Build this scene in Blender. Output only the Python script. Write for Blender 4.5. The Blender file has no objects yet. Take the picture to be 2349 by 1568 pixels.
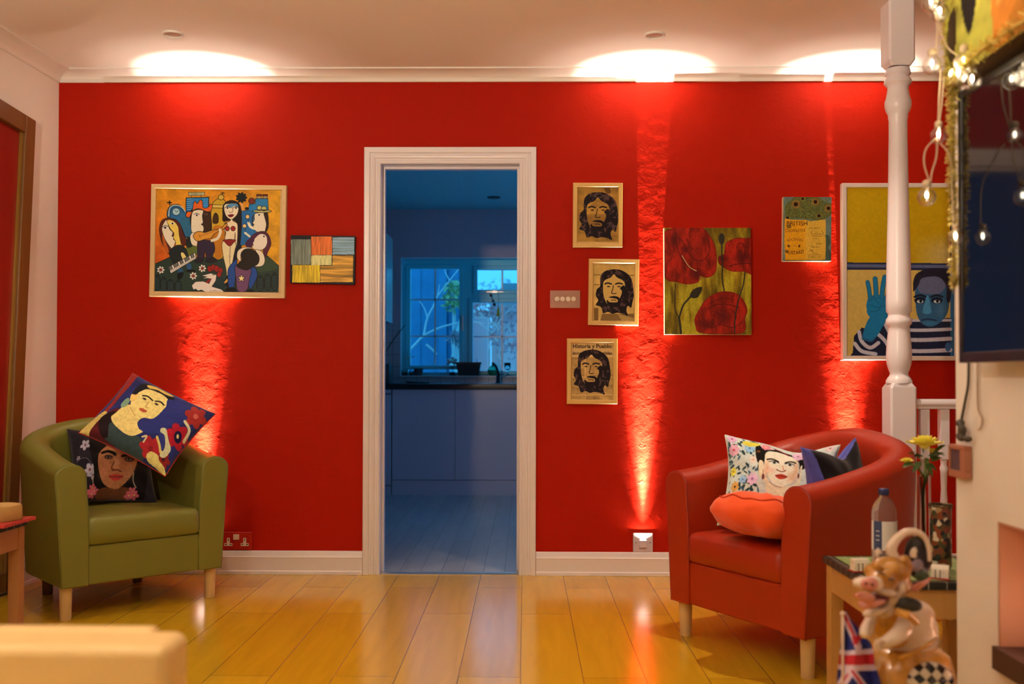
import bpy, bmesh, math, random
import numpy as np
from mathutils import Vector, Matrix, Euler
random.seed(7); np.random.seed(7)
PI = math.pi
C = bpy.context.scene.collection
SC = bpy.context.scene
# ------------------------------------------------------------------ camera (35 mm lens, 2349 x 1568)
F = 2284.0
CAMP = Vector((0, -4.86, .963))
YAW, PITCH, ROLL, SHY = math.atan(29.5/F), math.atan(36/F), .002, 44/2349
cam_d = bpy.data.cameras.new('camera'); cam = bpy.data.objects.new('camera', cam_d); C.objects.link(cam)
cam_d.sensor_width = 36; cam_d.lens = F/2349*36; cam_d.shift_y = SHY
CR = Matrix.Rotation(YAW, 3, 'Z') @ Matrix.Rotation(PI/2+PITCH, 3, 'X') @ Matrix.Rotation(ROLL, 3, 'Z')
cam.matrix_world = Matrix.Translation(CAMP) @ CR.to_4x4()
cam_d.dof.use_dof = True; cam_d.dof.focus_distance = 4.6; cam_d.dof.aperture_fstop = 2.6
cam_d.clip_start = .02
SC.camera = cam
def ray(px, py): return CR @ Vector(((px-1174.5)/F, -(py-784)/F + SHY*2349/F, -1))
def atD(px, py, D):                       # the place seen at px,py that lies D metres in front of the camera
    d = ray(px, py); return CAMP + d*(D/d.y)
def onY(px, py, y): return atD(px, py, y-CAMP.y)
def onZ(px, py, z):
    d = ray(px, py); return CAMP + d*((z-CAMP.z)/d.z)
def onX(px, py, x):
    d = ray(px, py); return CAMP + d*((x-CAMP.x)/d.x)
# ------------------------------------------------------------------ materials
def lin(c):
    c = np.asarray(c, float)/255.0
    return np.where(c <= .04045, c/12.92, ((c+.055)/1.055)**2.4)
MATS = {}
def mat(name, col=(.8,.8,.8), rough=.5, metal=0, spec=.5, bump=None, var=None, emit=None, trans=0, ior=1.45, coat=0, sheen=0, alpha=1, sss=0):
    """col linear; bump=(scale,strength,dist); var=(scale,amount)"""
    m = bpy.data.materials.new(name); m.use_nodes = True; nt = m.node_tree; b = nt.nodes['Principled BSDF']
    b.inputs['Base Color'].default_value = (*col, 1); b.inputs['Roughness'].default_value = rough
    b.inputs['Metallic'].default_value = metal; b.inputs['Specular IOR Level'].default_value = spec
    b.inputs['Transmission Weight'].default_value = trans; b.inputs['IOR'].default_value = ior
    b.inputs['Coat Weight'].default_value = coat; b.inputs['Coat Roughness'].default_value = .1
    b.inputs['Sheen Weight'].default_value = sheen; b.inputs['Alpha'].default_value = alpha
    if emit: b.inputs['Emission Color'].default_value = (*emit[0], 1); b.inputs['Emission Strength'].default_value = emit[1]
    tc = nt.nodes.new('ShaderNodeTexCoord')
    if var:
        n = nt.nodes.new('ShaderNodeTexNoise'); n.inputs['Scale'].default_value = var[0]; n.inputs['Detail'].default_value = 5
        nt.links.new(tc.outputs['Object'], n.inputs['Vector'])
        mx = nt.nodes.new('ShaderNodeMix'); mx.data_type = 'RGBA'
        mx.inputs[6].default_value = (*[c*(1-var[1]) for c in col], 1); mx.inputs[7].default_value = (*[min(1, c*(1+var[1])) for c in col], 1)
        nt.links.new(n.outputs['Fac'], mx.inputs[0]); nt.links.new(mx.outputs[2], b.inputs['Base Color'])
    if bump:
        n = nt.nodes.new('ShaderNodeTexNoise'); n.inputs['Scale'].default_value = bump[0]; n.inputs['Detail'].default_value = 6
        nt.links.new(tc.outputs['Object'], n.inputs['Vector'])
        bp = nt.nodes.new('ShaderNodeBump'); bp.inputs['Strength'].default_value = bump[1]; bp.inputs['Distance'].default_value = bump[2]
        nt.links.new(n.outputs['Fac'], bp.inputs['Height']); nt.links.new(bp.outputs['Normal'], b.inputs['Normal'])
    MATS[name] = m; return m
def wood(name, c1, c2, scale=(1, 14, 14), rough=.45, axis='Z'):
    m = mat(name, c1, rough); nt = m.node_tree; b = nt.nodes['Principled BSDF']
    tc = nt.nodes.new('ShaderNodeTexCoord'); mp = nt.nodes.new('ShaderNodeMapping')
    sc = {'X': (1.5, 22, 22), 'Y': (22, 1.5, 22), 'Z': (22, 22, 1.5)}[axis]; mp.inputs['Scale'].default_value = sc
    n = nt.nodes.new('ShaderNodeTexNoise'); n.inputs['Scale'].default_value = 2.5; n.inputs['Detail'].default_value = 6; n.inputs['Distortion'].default_value = .6
    cr = nt.nodes.new('ShaderNodeMix'); cr.data_type = 'RGBA'; cr.inputs[6].default_value = (*c1, 1); cr.inputs[7].default_value = (*c2, 1)
    nt.links.new(tc.outputs['Object'], mp.inputs[0]); nt.links.new(mp.outputs[0], n.inputs['Vector'])
    nt.links.new(n.outputs['Fac'], cr.inputs[0]); nt.links.new(cr.outputs[2], b.inputs['Base Color']); return m
def boards(name, c1, c2, w, L, off, mortar, rough, x0=0, var=.25, mw=.002, swap=True, spec=.5, bumpd=.0006):
    m = mat(name, c1, rough, spec=spec); nt = m.node_tree; b = nt.nodes['Principled BSDF']
    tc = nt.nodes.new('ShaderNodeTexCoord'); sp = nt.nodes.new('ShaderNodeSeparateXYZ'); cb = nt.nodes.new('ShaderNodeCombineXYZ')
    nt.links.new(tc.outputs['Object'], sp.inputs[0])
    ad = nt.nodes.new('ShaderNodeMath'); ad.operation = 'ADD'; ad.inputs[1].default_value = -x0 + w*100
    nt.links.new(sp.outputs['X'], ad.inputs[0])
    ay = nt.nodes.new('ShaderNodeMath'); ay.operation = 'ADD'; ay.inputs[1].default_value = off[1] if isinstance(off, tuple) else 20
    nt.links.new(sp.outputs['Y'], ay.inputs[0])
    nt.links.new(ay.outputs[0], cb.inputs[0]); nt.links.new(ad.outputs[0], cb.inputs[1])
    br = nt.nodes.new('ShaderNodeTexBrick'); br.offset = off[0] if isinstance(off, tuple) else off; br.offset_frequency = 2
    br.inputs['Color1'].default_value = (*c1, 1); br.inputs['Color2'].default_value = (*c2, 1); br.inputs['Mortar'].default_value = (*mortar, 1)
    br.inputs['Scale'].default_value = 1; br.inputs['Mortar Size'].default_value = mw; br.inputs['Mortar Smooth'].default_value = .3
    br.inputs['Brick Width'].default_value = L; br.inputs['Row Height'].default_value = w
    nt.links.new(cb.outputs[0], br.inputs['Vector'])
    mp = nt.nodes.new('ShaderNodeMapping'); mp.inputs['Scale'].default_value = (9, .9, 1)
    nt.links.new(tc.outputs['Object'], mp.inputs[0])
    n = nt.nodes.new('ShaderNodeTexNoise'); n.inputs['Scale'].default_value = 2.2; n.inputs['Detail'].default_value = 7; n.inputs['Distortion'].default_value = .8
    nt.links.new(mp.outputs[0], n.inputs['Vector'])
    mr = nt.nodes.new('ShaderNodeMapRange'); mr.inputs[1].default_value = .3; mr.inputs[2].default_value = .7; mr.inputs[3].default_value = 1-var; mr.inputs[4].default_value = 1+var*.6
    nt.links.new(n.outputs['Fac'], mr.inputs[0])
    mx = nt.nodes.new('ShaderNodeMix'); mx.data_type = 'RGBA'; mx.blend_type = 'MULTIPLY'; mx.inputs[0].default_value = 1
    nt.links.new(br.outputs['Color'], mx.inputs[6]); nt.links.new(mr.outputs[0], mx.inputs[7]); nt.links.new(mx.outputs[2], b.inputs['Base Color'])
    bp = nt.nodes.new('ShaderNodeBump'); bp.invert = True; bp.inputs['Distance'].default_value = bumpd; bp.inputs['Strength'].default_value = .6
    nt.links.new(br.outputs['Fac'], bp.inputs['Height']); nt.links.new(bp.outputs['Normal'], b.inputs['Normal'])
    return m
def vcol_mat(name, rough=.6, bump=None, spec=.3, sheen=0):
    m = mat(name, (.8,.8,.8), rough, spec=spec, bump=bump, sheen=sheen); nt = m.node_tree
    a = nt.nodes.new('ShaderNodeVertexColor'); a.layer_name = 'paint'
    nt.links.new(a.outputs['Color'], nt.nodes['Principled BSDF'].inputs['Base Color']); return m
# ------------------------------------------------------------------ mesh builder
class B:
    def __init__(s): s.v = []; s.f = []; s.m = []; s.cm = 0; s.sm = []; s.smooth = False
    def add(s, vs, fs):
        o = len(s.v); s.v += [tuple(v) for v in vs]; s.f += [tuple(i+o for i in f) for f in fs]
        s.m += [s.cm]*len(fs); s.sm += [s.smooth]*len(fs); return s
    def box(s, x0, x1, y0, y1, z0, z1, M=None):
        vs = [Vector((x, y, z)) for z in (z0, z1) for y in (y0, y1) for x in (x0, x1)]
        if M is not None: vs = [M @ v for v in vs]
        return s.add(vs, [(0,2,3,1), (4,5,7,6), (0,1,5,4), (2,6,7,3), (0,4,6,2), (1,3,7,5)])
    def prism(s, pts, fn0, fn1):                 # polygon extruded: fn maps 2d -> 3d
        n = len(pts); vs = [fn0(*p) for p in pts] + [fn1(*p) for p in pts]
        return s.add(vs, [tuple(range(n))[::-1], tuple(range(n, 2*n))] + [(i, (i+1) % n, n+(i+1) % n, n+i) for i in range(n)])
    def rings(s, rings, cap0=True, cap1=True, closed=True, loop=False):
        n = len(rings[0]); vs = [p for r in rings for p in r]; fs = []
        R = len(rings); nn = n if closed else n-1
        for i in range(R if loop else R-1):
            a = i*n; b = ((i+1) % R)*n
            for j in range(nn): fs.append((a+j, a+(j+1) % n, b+(j+1) % n, b+j))
        if not loop:
            if cap0: fs.append(tuple(range(n))[::-1])
            if cap1: fs.append(tuple(range((R-1)*n, R*n)))
        return s.add(vs, fs)
    def lathe(s, prof, c=(0,0,0), n=24, M=None, cap=True):
        c = Vector(c); rr = []
        for r, z in prof:
            ring = [Vector((r*math.cos(2*PI*k/n), r*math.sin(2*PI*k/n), z)) for k in range(n)]
            if M is not None: ring = [M @ p for p in ring]
            rr.append([c+p for p in ring])
        return s.rings(rr, cap, cap)
    def tube(s, pts, r, n=8, cap=True):
        pts = [Vector(p) for p in pts]; rr = []; up = None
        for i, p in enumerate(pts):
            t = (pts[min(i+1, len(pts)-1)] - pts[max(i-1, 0)]).normalized()
            if up is None: up = t.orthogonal().normalized()
            up = (up - t*up.dot(t)); up = up.normalized() if up.length > 1e-6 else t.orthogonal().normalized()
            w = t.cross(up); q = r[i] if isinstance(r, (list, tuple)) else r
            rr.append([p + (up*math.cos(2*PI*k/n) + w*math.sin(2*PI*k/n))*q for k in range(n)])
        return s.rings(rr, cap, cap)
    def ell(s, c, r, R=None, nu=20, nv=12):
        c = Vector(c); R = R or Matrix.Identity(3); rr = []
        for i in range(nv+1):
            a = -PI/2 + PI*i/nv; a = max(-PI/2+.02, min(PI/2-.02, a))
            rr.append([c + R @ Vector((r[0]*math.cos(a)*math.cos(2*PI*k/nu), r[1]*math.cos(a)*math.sin(2*PI*k/nu), r[2]*math.sin(a))) for k in range(nu)])
        return s.rings(rr)
    def mesh(s, name):
        me = bpy.data.meshes.new(name); me.from_pydata(s.v, [], s.f); me.update(); return me
def seg(a, b): return [Vector(a), Vector(b)]
def link(name, me, mats, parent=None):
    o = bpy.data.objects.new(name, me); C.objects.link(o)
    for m in (mats if isinstance(mats, (list, tuple)) else [mats]): me.materials.append(m)
    if parent is not None:
        o.parent = parent; o.matrix_parent_inverse = parent.matrix_basis.inverted()
    return o
def mk(name, b, m, parent=None, bevel=0, bseg=2, smooth=False, sub=0, remesh=0, fixn=True):
    me = b.mesh(name)
    if any(b.m): me.polygons.foreach_set('material_index', b.m)
    if fixn:
        bm = bmesh.new(); bm.from_mesh(me); bmesh.ops.recalc_face_normals(bm, faces=bm.faces); bm.to_mesh(me); bm.free()
    if smooth or any(b.sm):
        me.polygons.foreach_set('use_smooth', [True]*len(me.polygons) if smooth else b.sm)
    o = link(name, me, m, parent)
    if remesh:
        r = o.modifiers.new('r', 'REMESH'); r.mode = 'VOXEL'; r.voxel_size = remesh; r.use_smooth_shade = True
        k = o.modifiers.new('s', 'SMOOTH'); k.factor = .6; k.iterations = 6
    if bevel:
        k = o.modifiers.new('b', 'BEVEL'); k.width = bevel; k.segments = bseg; k.limit_method = 'ANGLE'; k.angle_limit = .6
        k.harden_normals = False
        me.polygons.foreach_set('use_smooth', [True]*len(me.polygons))
        w = o.modifiers.new('w', 'WEIGHTED_NORMAL'); w.keep_sharp = True
    elif smooth:
        me.set_sharp_from_angle(angle=math.radians(50))
    if sub:
        k = o.modifiers.new('u', 'SUBSURF'); k.levels = sub; k.render_levels = sub
    return o
def thing(name, label, cat, loc=(0,0,0), rotz=0, group=None):
    o = bpy.data.objects.new(name, None); C.objects.link(o); o.empty_display_size = .05
    o.matrix_basis = Matrix.Translation(Vector(loc)) @ Matrix.Rotation(rotz, 4, 'Z')
    o['label'] = label; o['category'] = cat
    if group: o['group'] = group
    return o
def tag(o, label, cat, group=None, kind=None):
    o['label'] = label; o['category'] = cat
    if group: o['group'] = group
    if kind: o['kind'] = kind
    return o
def struct(o): o['kind'] = 'structure'; return o
# ------------------------------------------------------------------ painter
ILL = np.array([1.0, .71, .50])                # colour of the warm lamps, taken out of colours read from the photograph
def homog(q):                                   # unit square (0,0)(1,0)(1,1)(0,1) -> quad
    (x0,y0),(x1,y1),(x2,y2),(x3,y3) = q
    A = []; bb = []
    for (u, v), (x, y) in zip([(0,0),(1,0),(1,1),(0,1)], q):
        A.append([u, v, 1, 0, 0, 0, -u*x, -v*x]); bb.append(x)
        A.append([0, 0, 0, u, v, 1, -u*y, -v*y]); bb.append(y)
    h = np.linalg.solve(np.array(A, float), np.array(bb, float)); return np.append(h, 1).reshape(3, 3)
def cat(pts, n=6, closed=True):
    P = [np.array(p, float) for p in pts]; N = len(P); out = []
    rng = range(N) if closed else range(N-1)
    for i in rng:
        p0, p1, p2, p3 = (P[(i-1) % N], P[i], P[(i+1) % N], P[(i+2) % N]) if closed else (P[max(i-1, 0)], P[i], P[i+1], P[min(i+2, N-1)])
        for t in np.linspace(0, 1, n, endpoint=False):
            out.append(.5*((2*p1)+(-p0+p2)*t+(2*p0-5*p1+4*p2-p3)*t*t+(-p0+3*p1-3*p2+p3)*t**3))
    if not closed: out.append(P[-1])
    return [tuple(p) for p in out]
class Paint:
    def __init__(s, W, H, quad, bg):
        s.W, s.H = W, H; u, v = np.meshgrid(np.linspace(0, 1, W), np.linspace(0, 1, H))
        h = homog(quad); w = h[2,0]*u+h[2,1]*v+h[2,2]
        s.X = (h[0,0]*u+h[0,1]*v+h[0,2])/w; s.Y = (h[1,0]*u+h[1,1]*v+h[1,2])/w
        s.px = abs(s.X[0,1]-s.X[0,0])
        s.I = np.zeros((H, W, 3)); s.I[:] = bg; s.U, s.V = u, v
    def _bb(s, x0, y0, x1, y1):
        m = (s.X >= x0) & (s.X <= x1) & (s.Y >= y0) & (s.Y <= y1)
        r = np.where(m.any(1))[0]; c = np.where(m.any(0))[0]
        if len(r) == 0: return None
        return slice(r[0], r[-1]+1), slice(c[0], c[-1]+1)
    def put(s, sl, a, col):
        if callable(col): col = col(s.X[sl], s.Y[sl])
        else: col = np.array(col, float)
        s.I[sl] = s.I[sl]*(1-a[..., None]) + col*a[..., None]
    def mask(s, pts):
        xs = [p[0] for p in pts]; ys = [p[1] for p in pts]; e = s.px
        sl = s._bb(min(xs)-e, min(ys)-e, max(xs)+e, max(ys)+e)
        if sl is None: return None, None
        X, Y = s.X[sl], s.Y[sl]; ins = np.zeros(X.shape, bool)
        for (xa, ya), (xb, yb) in zip(pts, pts[1:]+pts[:1]):
            if ya == yb: continue
            c = ((ya > Y) != (yb > Y)) & (X < (xb-xa)*(Y-ya)/(yb-ya)+xa); ins ^= c
        return sl, ins
    def poly(s, col, pts, sm=True, ol=None, a=1.0):
        if sm: pts = cat(pts)
        sl, ins = s.mask(list(pts))
        if sl is None: return
        s.put(sl, ins*a, col)
        if ol: s.line(ol[0], ol[1], list(pts)+[pts[0]], sm=False)
    def line(s, col, w, pts, sm=True, a=1.0):
        if sm and len(pts) > 2: pts = cat(pts, closed=False)
        h = w/2; e = s.px*.7
        for (xa, ya), (xb, yb) in zip(pts, pts[1:]):
            sl = s._bb(min(xa, xb)-h-e, min(ya, yb)-h-e, max(xa, xb)+h+e, max(ya, yb)+h+e)
            if sl is None: continue
            X, Y = s.X[sl], s.Y[sl]; dx, dy = xb-xa, yb-ya; L = dx*dx+dy*dy+1e-9
            t = np.clip(((X-xa)*dx+(Y-ya)*dy)/L, 0, 1); d = np.hypot(X-xa-t*dx, Y-ya-t*dy)
            s.put(sl, np.clip((h-d)/e*.5+.5, 0, 1)*a, col)
    def ell(s, col, cx, cy, rx, ry=None, ang=0, ol=None, a=1.0, soft=0):
        ry = ry or rx; R = max(rx, ry)*(1+soft)
        sl = s._bb(cx-R, cy-R, cx+R, cy+R)
        if sl is None: return
        ca, sa = math.cos(math.radians(ang)), math.sin(math.radians(ang)); X, Y = s.X[sl]-cx, s.Y[sl]-cy
        d = np.hypot((X*ca+Y*sa)/rx, (-X*sa+Y*ca)/ry)
        al = np.clip((1+soft-d)/max(soft*2, s.px/min(rx, ry)), 0, 1)
        s.put(sl, al*a, col)
        if ol: s.line(ol[0], ol[1], [(cx+rx*math.cos(t)*ca-ry*math.sin(t)*sa, cy+rx*math.cos(t)*sa+ry*math.sin(t)*ca) for t in np.linspace(0, 2*PI, 25)], sm=False)
    def noise(s, amp, sx=40, sy=40, seed=1):
        r = np.random.RandomState(seed); tot = np.zeros((s.H, s.W))
        for k in range(3):
            nx, ny = max(2, int(sx*2**k)), max(2, int(sy*2**k)); g = r.rand(ny+1, nx+1)
            x = s.U*(nx-1e-6); y = s.V*(ny-1e-6); xi, yi = x.astype(int), y.astype(int); fx, fy = x-xi, y-yi
            fx = fx*fx*(3-2*fx); fy = fy*fy*(3-2*fy)
            q = (g[yi, xi]*(1-fx)+g[yi, xi+1]*fx)*(1-fy)+(g[yi+1, xi]*(1-fx)+g[yi+1, xi+1]*fx)*fy
            tot += (q-.5)/1.6**k
        if amp: s.I *= (1+amp*tot)[..., None]
        return tot
    def text(s, body, col, x, y, h, w=None, ang=0, arc=0, bold=0):
        """x,y = centre; h cap height; fitted to width w"""
        cu = bpy.data.curves.new('t', 'FONT'); cu.body = body; cu.resolution_u = 3; ob = bpy.data.objects.new('t', cu); C.objects.link(ob)
        if bold: cu.offset = bold
        dg = bpy.context.evaluated_depsgraph_get(); me = ob.evaluated_get(dg).to_mesh()
        me.calc_loop_triangles(); V = np.array([v.co[:2] for v in me.vertices]); T = [tuple(t.vertices) for t in me.loop_triangles]
        bpy.data.objects.remove(ob)
        if len(V) == 0: return
        x0, x1 = V[:,0].min(), V[:,0].max(); sy = h/.69; sx = (w/(x1-x0)) if w else sy
        vx = (V[:,0]-(x0+x1)/2)*sx; vy = -(V[:,1]-.345)*sy
        if arc: vy = vy + arc*(vx/(w/2 if w else 1))**2
        ca, sa = math.cos(math.radians(ang)), math.sin(math.radians(ang)); PX = x+vx*ca-vy*sa; PY = y+vx*sa+vy*ca
        for t in T:
            p = [(PX[i], PY[i]) for i in t]; sl, ins = s.mask(p)
            if sl is not None: s.put(sl, ins*1.0, col)
    def albedo(s, k=.8):
        L = lin(np.clip(s.I, 0, 255))/lin([212, 212, 212])
        A = np.clip(L/ILL*k, 1e-4, .92); g = A.max(-1, keepdims=True)
        return np.clip(A*(g/.75)**.14, .0012, .9)     # contrast raised in the paint colours: darks deepened
def paint_mesh(name, P, fn, mats, parent=None, back=None, smooth=False, k=.8, flip=False):
    """fn(u,v)->(x,y,z) arrays; u right, v down. back: list of (fn2, colour) closes a cushion"""
    W, H = P.W, P.H; A = P.albedo(k)
    def grid(fn, off, inv):
        x, y, z = fn(P.U, P.V); co = np.stack([x, y, z], -1).reshape(-1, 3)
        i = np.arange(W*H).reshape(H, W); q = np.stack([i[:-1,:-1], i[1:,:-1], i[1:,1:], i[:-1,1:]], -1).reshape(-1, 4)
        if inv: q = q[:, ::-1]
        return co, q+off
    co, q = grid(fn, 0, flip); col = A.reshape(-1, 3)
    if back:
        c2, q2 = grid(back[0], len(co), not flip); co = np.vstack([co, c2]); q = np.vstack([q, q2])
        col = np.vstack([col, np.tile(np.clip(lin(back[1])/lin([212]*3)/ILL*k, .002, .9), (W*H, 1))])
    me = bpy.data.meshes.new(name); me.vertices.add(len(co)); me.vertices.foreach_set('co', co.astype(np.float32).ravel())
    me.loops.add(len(q)*4); me.loops.foreach_set('vertex_index', q.astype(np.int32).ravel())
    me.polygons.add(len(q)); me.polygons.foreach_set('loop_start', np.arange(0, len(q)*4, 4, dtype=np.int32))
    me.update(calc_edges=True)
    if smooth: me.polygons.foreach_set('use_smooth', np.ones(len(q), bool))
    ca = me.color_attributes.new('paint', 'FLOAT_COLOR', 'POINT')
    ca.data.foreach_set('color', np.hstack([col, np.ones((len(col), 1))]).astype(np.float32).ravel())
    return link(name, me, mats, parent)
# ================================================================== ROOM
HC = 2.454; XL = -2.300; XR = 2.75; YB = -6.3
WHITE = mat('white_paint', (.80,.77,.73), .45, var=(3, .03)); WHITEG = mat('white_gloss', (.76,.74,.80), .28, var=(5, .02))
PLASTER = mat('plaster_white', (.80,.76,.72), .8, bump=(60, .15, .002), var=(2, .03))
CEIL = mat('ceiling_paint', (.86,.84,.80), .8, bump=(30, .05, .002), var=(1.5, .02))
# red emulsion over uneven plaster
RED = mat('red_emulsion', (.375,.0095,.001), .62, spec=.11); nt = RED.node_tree; bs = nt.nodes['Principled BSDF']
tc = nt.nodes.new('ShaderNodeTexCoord')
def NT(kind, **k):
    n = nt.nodes.new(kind)
    for a, v in k.items(): n.inputs[a].default_value = v
    return n
n1 = NT('ShaderNodeTexNoise', Scale=13, Detail=3, Distortion=.4); n2 = NT('ShaderNodeTexNoise', Scale=120, Detail=3); n3 = NT('ShaderNodeTexNoise', Scale=34, Detail=4, Distortion=.6)
mp1 = nt.nodes.new('ShaderNodeMapping'); mp1.inputs['Scale'].default_value = (1, 1, 1.15); nt.links.new(tc.outputs['Object'], mp1.inputs[0])
nt.links.new(mp1.outputs[0], n1.inputs['Vector'])
for n in (n2, n3): nt.links.new(tc.outputs['Object'], n.inputs['Vector'])
def mth(op, a, b):
    m = nt.nodes.new('ShaderNodeMath'); m.operation = op
    for i, q in enumerate((a, b)):
        if isinstance(q, (int, float)): m.inputs[i].default_value = q
        else: nt.links.new(q, m.inputs[i])
    return m.outputs[0]
rp = nt.nodes.new('ShaderNodeMapRange'); rp.inputs[1].default_value = .60; rp.inputs[2].default_value = .72; nt.links.new(n3.outputs['Fac'], rp.inputs[0])
h = mth('ADD', mth('ADD', mth('MULTIPLY', n1.outputs['Fac'], .0034), mth('MULTIPLY', n2.outputs['Fac'], .00035)), mth('MULTIPLY', rp.outputs[0], .0009))
bp = nt.nodes.new('ShaderNodeBump'); bp.inputs['Strength'].default_value = .8; bp.inputs['Distance'].default_value = 1.0
nt.links.new(h, bp.inputs['Height']); nt.links.new(bp.outputs['Normal'], bs.inputs['Normal'])
FLOORM = boards('oak_laminate', (.58,.33,.010), (.66,.40,.018), .2, 1.35, (.37, 20.55), (.20,.07,.01), .17, x0=-.012, var=.10, mw=.0013, spec=.62)
xa, xb, zt = onY(873, 850, 0).x, onY(1191, 850, 0).x, onY(1030, 377, 0).z     # door opening
print('door', xa, xb, zt)
W0, W1 = xa-.02, xb+.02
b = B(); b.box(XL-.2, W0, 0, .12, 0, HC+.1); b.box(W1, XR+.2, 0, .12, 0, HC+.1); b.box(W0, W1, 0, .12, zt+.02, HC+.1)
struct(mk('wall_back', b, RED))
# left wall: runs slightly out of square with the red wall
SL = .0355
b = B(); yl = YB-.1
b.prism([(XL, 0), (XL+SL*yl, yl), (XL+SL*yl-.15, yl), (XL-.15, 0)], lambda x, y: (x, y, 0), lambda x, y: (x, y, HC+.1)); struct(mk('wall_left', b, PLASTER))
b = B(); b.box(XR, XR+.15, YB, 0, 0, HC+.1); struct(mk('wall_right', b, PLASTER))
b = B(); b.box(XL-.5, XR+.15, YB-.15, YB, 0, HC+.1); struct(mk('wall_front', b, PLASTER))
b = B(); b.box(XL-.5, XR+.15, YB-.15, .0, HC, HC+.12); struct(mk('ceiling', b, CEIL))
b = B(); b.box(XL-.5, XR+.15, YB-.15, -.0, -.1, 0); struct(mk('floor', b, FLOORM))
# cornice
z0 = 2.407; prof = [(0, z0), (.010, z0), (.013, z0+.004)] + [(.013+.077*(1-math.cos(t)), z0+.004+.038*math.sin(t)) for t in np.linspace(0, PI/2, 9)[1:]] + [(.092, z0+.043), (.092, HC+.001), (0, HC+.001)]
prof = [(0, z0), (.010, z0), (.013, z0+.005)] + [(.085-.072*math.cos(t), z0+.005+.034*math.sin(t)) for t in np.linspace(0, PI/2, 9)[1:]] + [(.093, z0+.040), (.093, HC+.001), (0, HC+.001)]
xe = 1.94
b = B(); b.smooth = True
b.rings([[Vector((XL+d*.9, -d, z)) for d, z in prof], [Vector((XR, -d, z)) for d, z in prof]]); struct(mk('trim_1', b, WHITE, smooth=True))
b = B(); b.rings([[Vector((XL+d, -d*.9, z)) for d, z in prof], [Vector((XL+SL*yl+d, yl, z)) for d, z in prof]]); struct(mk('trim_2', b, WHITE, smooth=True))
# architrave round the doorway, swept with mitres
pr = [(0, 0), (0, .012), (.006, .017), (.014, .017), (.018, .012), (.024, .012), (.030, .018), (.040, .020), (.044, .015), (.050, .015), (.056, .022), (.078, .024), (.082, .020), (.082, 0)]
b = B()
def st(fx): return [fx(d, t) for d, t in pr]
b.rings([st(lambda d, t: Vector((xa-d, -t, 0))), st(lambda d, t: Vector((xa-d, -t, zt+d))), st(lambda d, t: Vector((xb+d, -t, zt+d))), st(lambda d, t: Vector((xb+d, -t, 0)))])
struct(mk('trim_3', b, WHITEG, bevel=.0015))
b = B(); b.box(xa-.02, xa, 0, .13, 0, zt+.02); b.box(xb, xb+.02, 0, .13, 0, zt+.02); b.box(xa, xb, 0, .13, zt, zt+.02)
b.box(xa, xa+.012, .05, .085, 0, zt); b.box(xb-.012, xb, .05, .085, 0, zt); b.box(xa+.012, xb-.012, .05, .085, zt-.012, zt)
struct(mk('trim_4', b, WHITEG, bevel=.001))
b = B(); b.smooth = False
b.rings([[Vector((x, y, z)) for y, z in [(-.004, .0), (-.004, .003), (.010, .0075), (.034, .0075), (.05, .003), (.05, 0)]] for x in (xa, xb)])
struct(mk('trim_5', b, mat('threshold_metal', (.75,.72,.68), .35, metal=.9)))
# skirting boards
sp_ = [(0, 0), (.020, 0), (.020, .016), (.016, .020), (.016, .078), (.019, .084), (.013, .092), (.012, .108), (.008, .114), (0, .114)]
b = B(); b.rings([[Vector((x, -t, z)) for t, z in sp_] for x in (XL, xa-.083)]); b.rings([[Vector((x, -t, z)) for t, z in sp_] for x in (xb+.083, XR)])
struct(mk('baseboard_back', b, WHITEG, bevel=.001))
b = B(); b.rings([[Vector((XL+SL*y+t, y, z)) for t, z in sp_] for y in (0, yl)]); struct(mk('baseboard_left', b, WHITEG))
# chimney breast on the right with a wall-hung fire in it
XC = 1.10; DC = atD(2187, 1200, 2.556); YC = -4.86+2.556
def onC(px, py): return onX(px, py, XC)
f1 = onC(2288, 1195); f2 = onC(2289, 1482); fy1 = (f1.y+f2.y)/2; fz1, fz0 = f1.z, f2.z; fy0 = fy1-.75
print('fire', fy1, fz0, fz1)
b = B(); Y0 = -4.55
b.box(XC, XR, Y0, fy0, 0, HC); b.box(XC, XR, fy1, YC, 0, HC); b.box(XC, XR, fy0, fy1, 0, fz0); b.box(XC, XR, fy0, fy1, fz1, HC); b.box(XC+.22, XR, fy0, fy1, fz0, fz1)
struct(mk('wall_chimney_breast', b, PLASTER))
# ================================================================== KITCHEN
KY, KX0, KX1, KH = 3.84, -1.47, 1.7, 2.43
KW = mat('kitchen_wall_paint', (.55,.44,.52), .8, var=(2,.03)); KC = mat('kitchen_ceiling_boards', (.30,.62,.70), .6)  # ceiling colour carries the blue of daylight from the garden
KF = boards('kitchen_floor_boards', (.40,.39,.40), (.46,.45,.46), .104, 1.2, (.5, 20), (.03,.03,.03), .3, x0=.005, var=.1, mw=.0012)
wl, wb = onY(918, 861, KY), onY(918, 590, KY); wx0 = wl.x; wz0, wz1 = wl.z, wb.z; wx1 = 1.0
print('win', wx0, wz0, wz1)
b = B(); b.box(KX0, wx0, KY, KY+.26, 0, KH+.1); b.box(wx1, KX1, KY, KY+.26, 0, KH+.1); b.box(wx0, wx1, KY, KY+.26, 0, wz0); b.box(wx0, wx1, KY, KY+.26, wz1, KH+.1)
struct(mk('wall_kitchen_back', b, KW))
b = B(); b.box(KX0-.1, KX0, .12, KY+.26, 0, KH+.1); struct(mk('wall_kitchen_left', b, KW))
b = B(); b.box(KX1, KX1+.1, .12, .7, 0, KH+.1); b.box(KX1, KX1+.1, 2.9, KY+.26, 0, KH+.1); b.box(KX1, KX1+.1, .7, 2.9, 2.15, KH+.1); struct(mk('wall_kitchen_right', b, KW))
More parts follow.
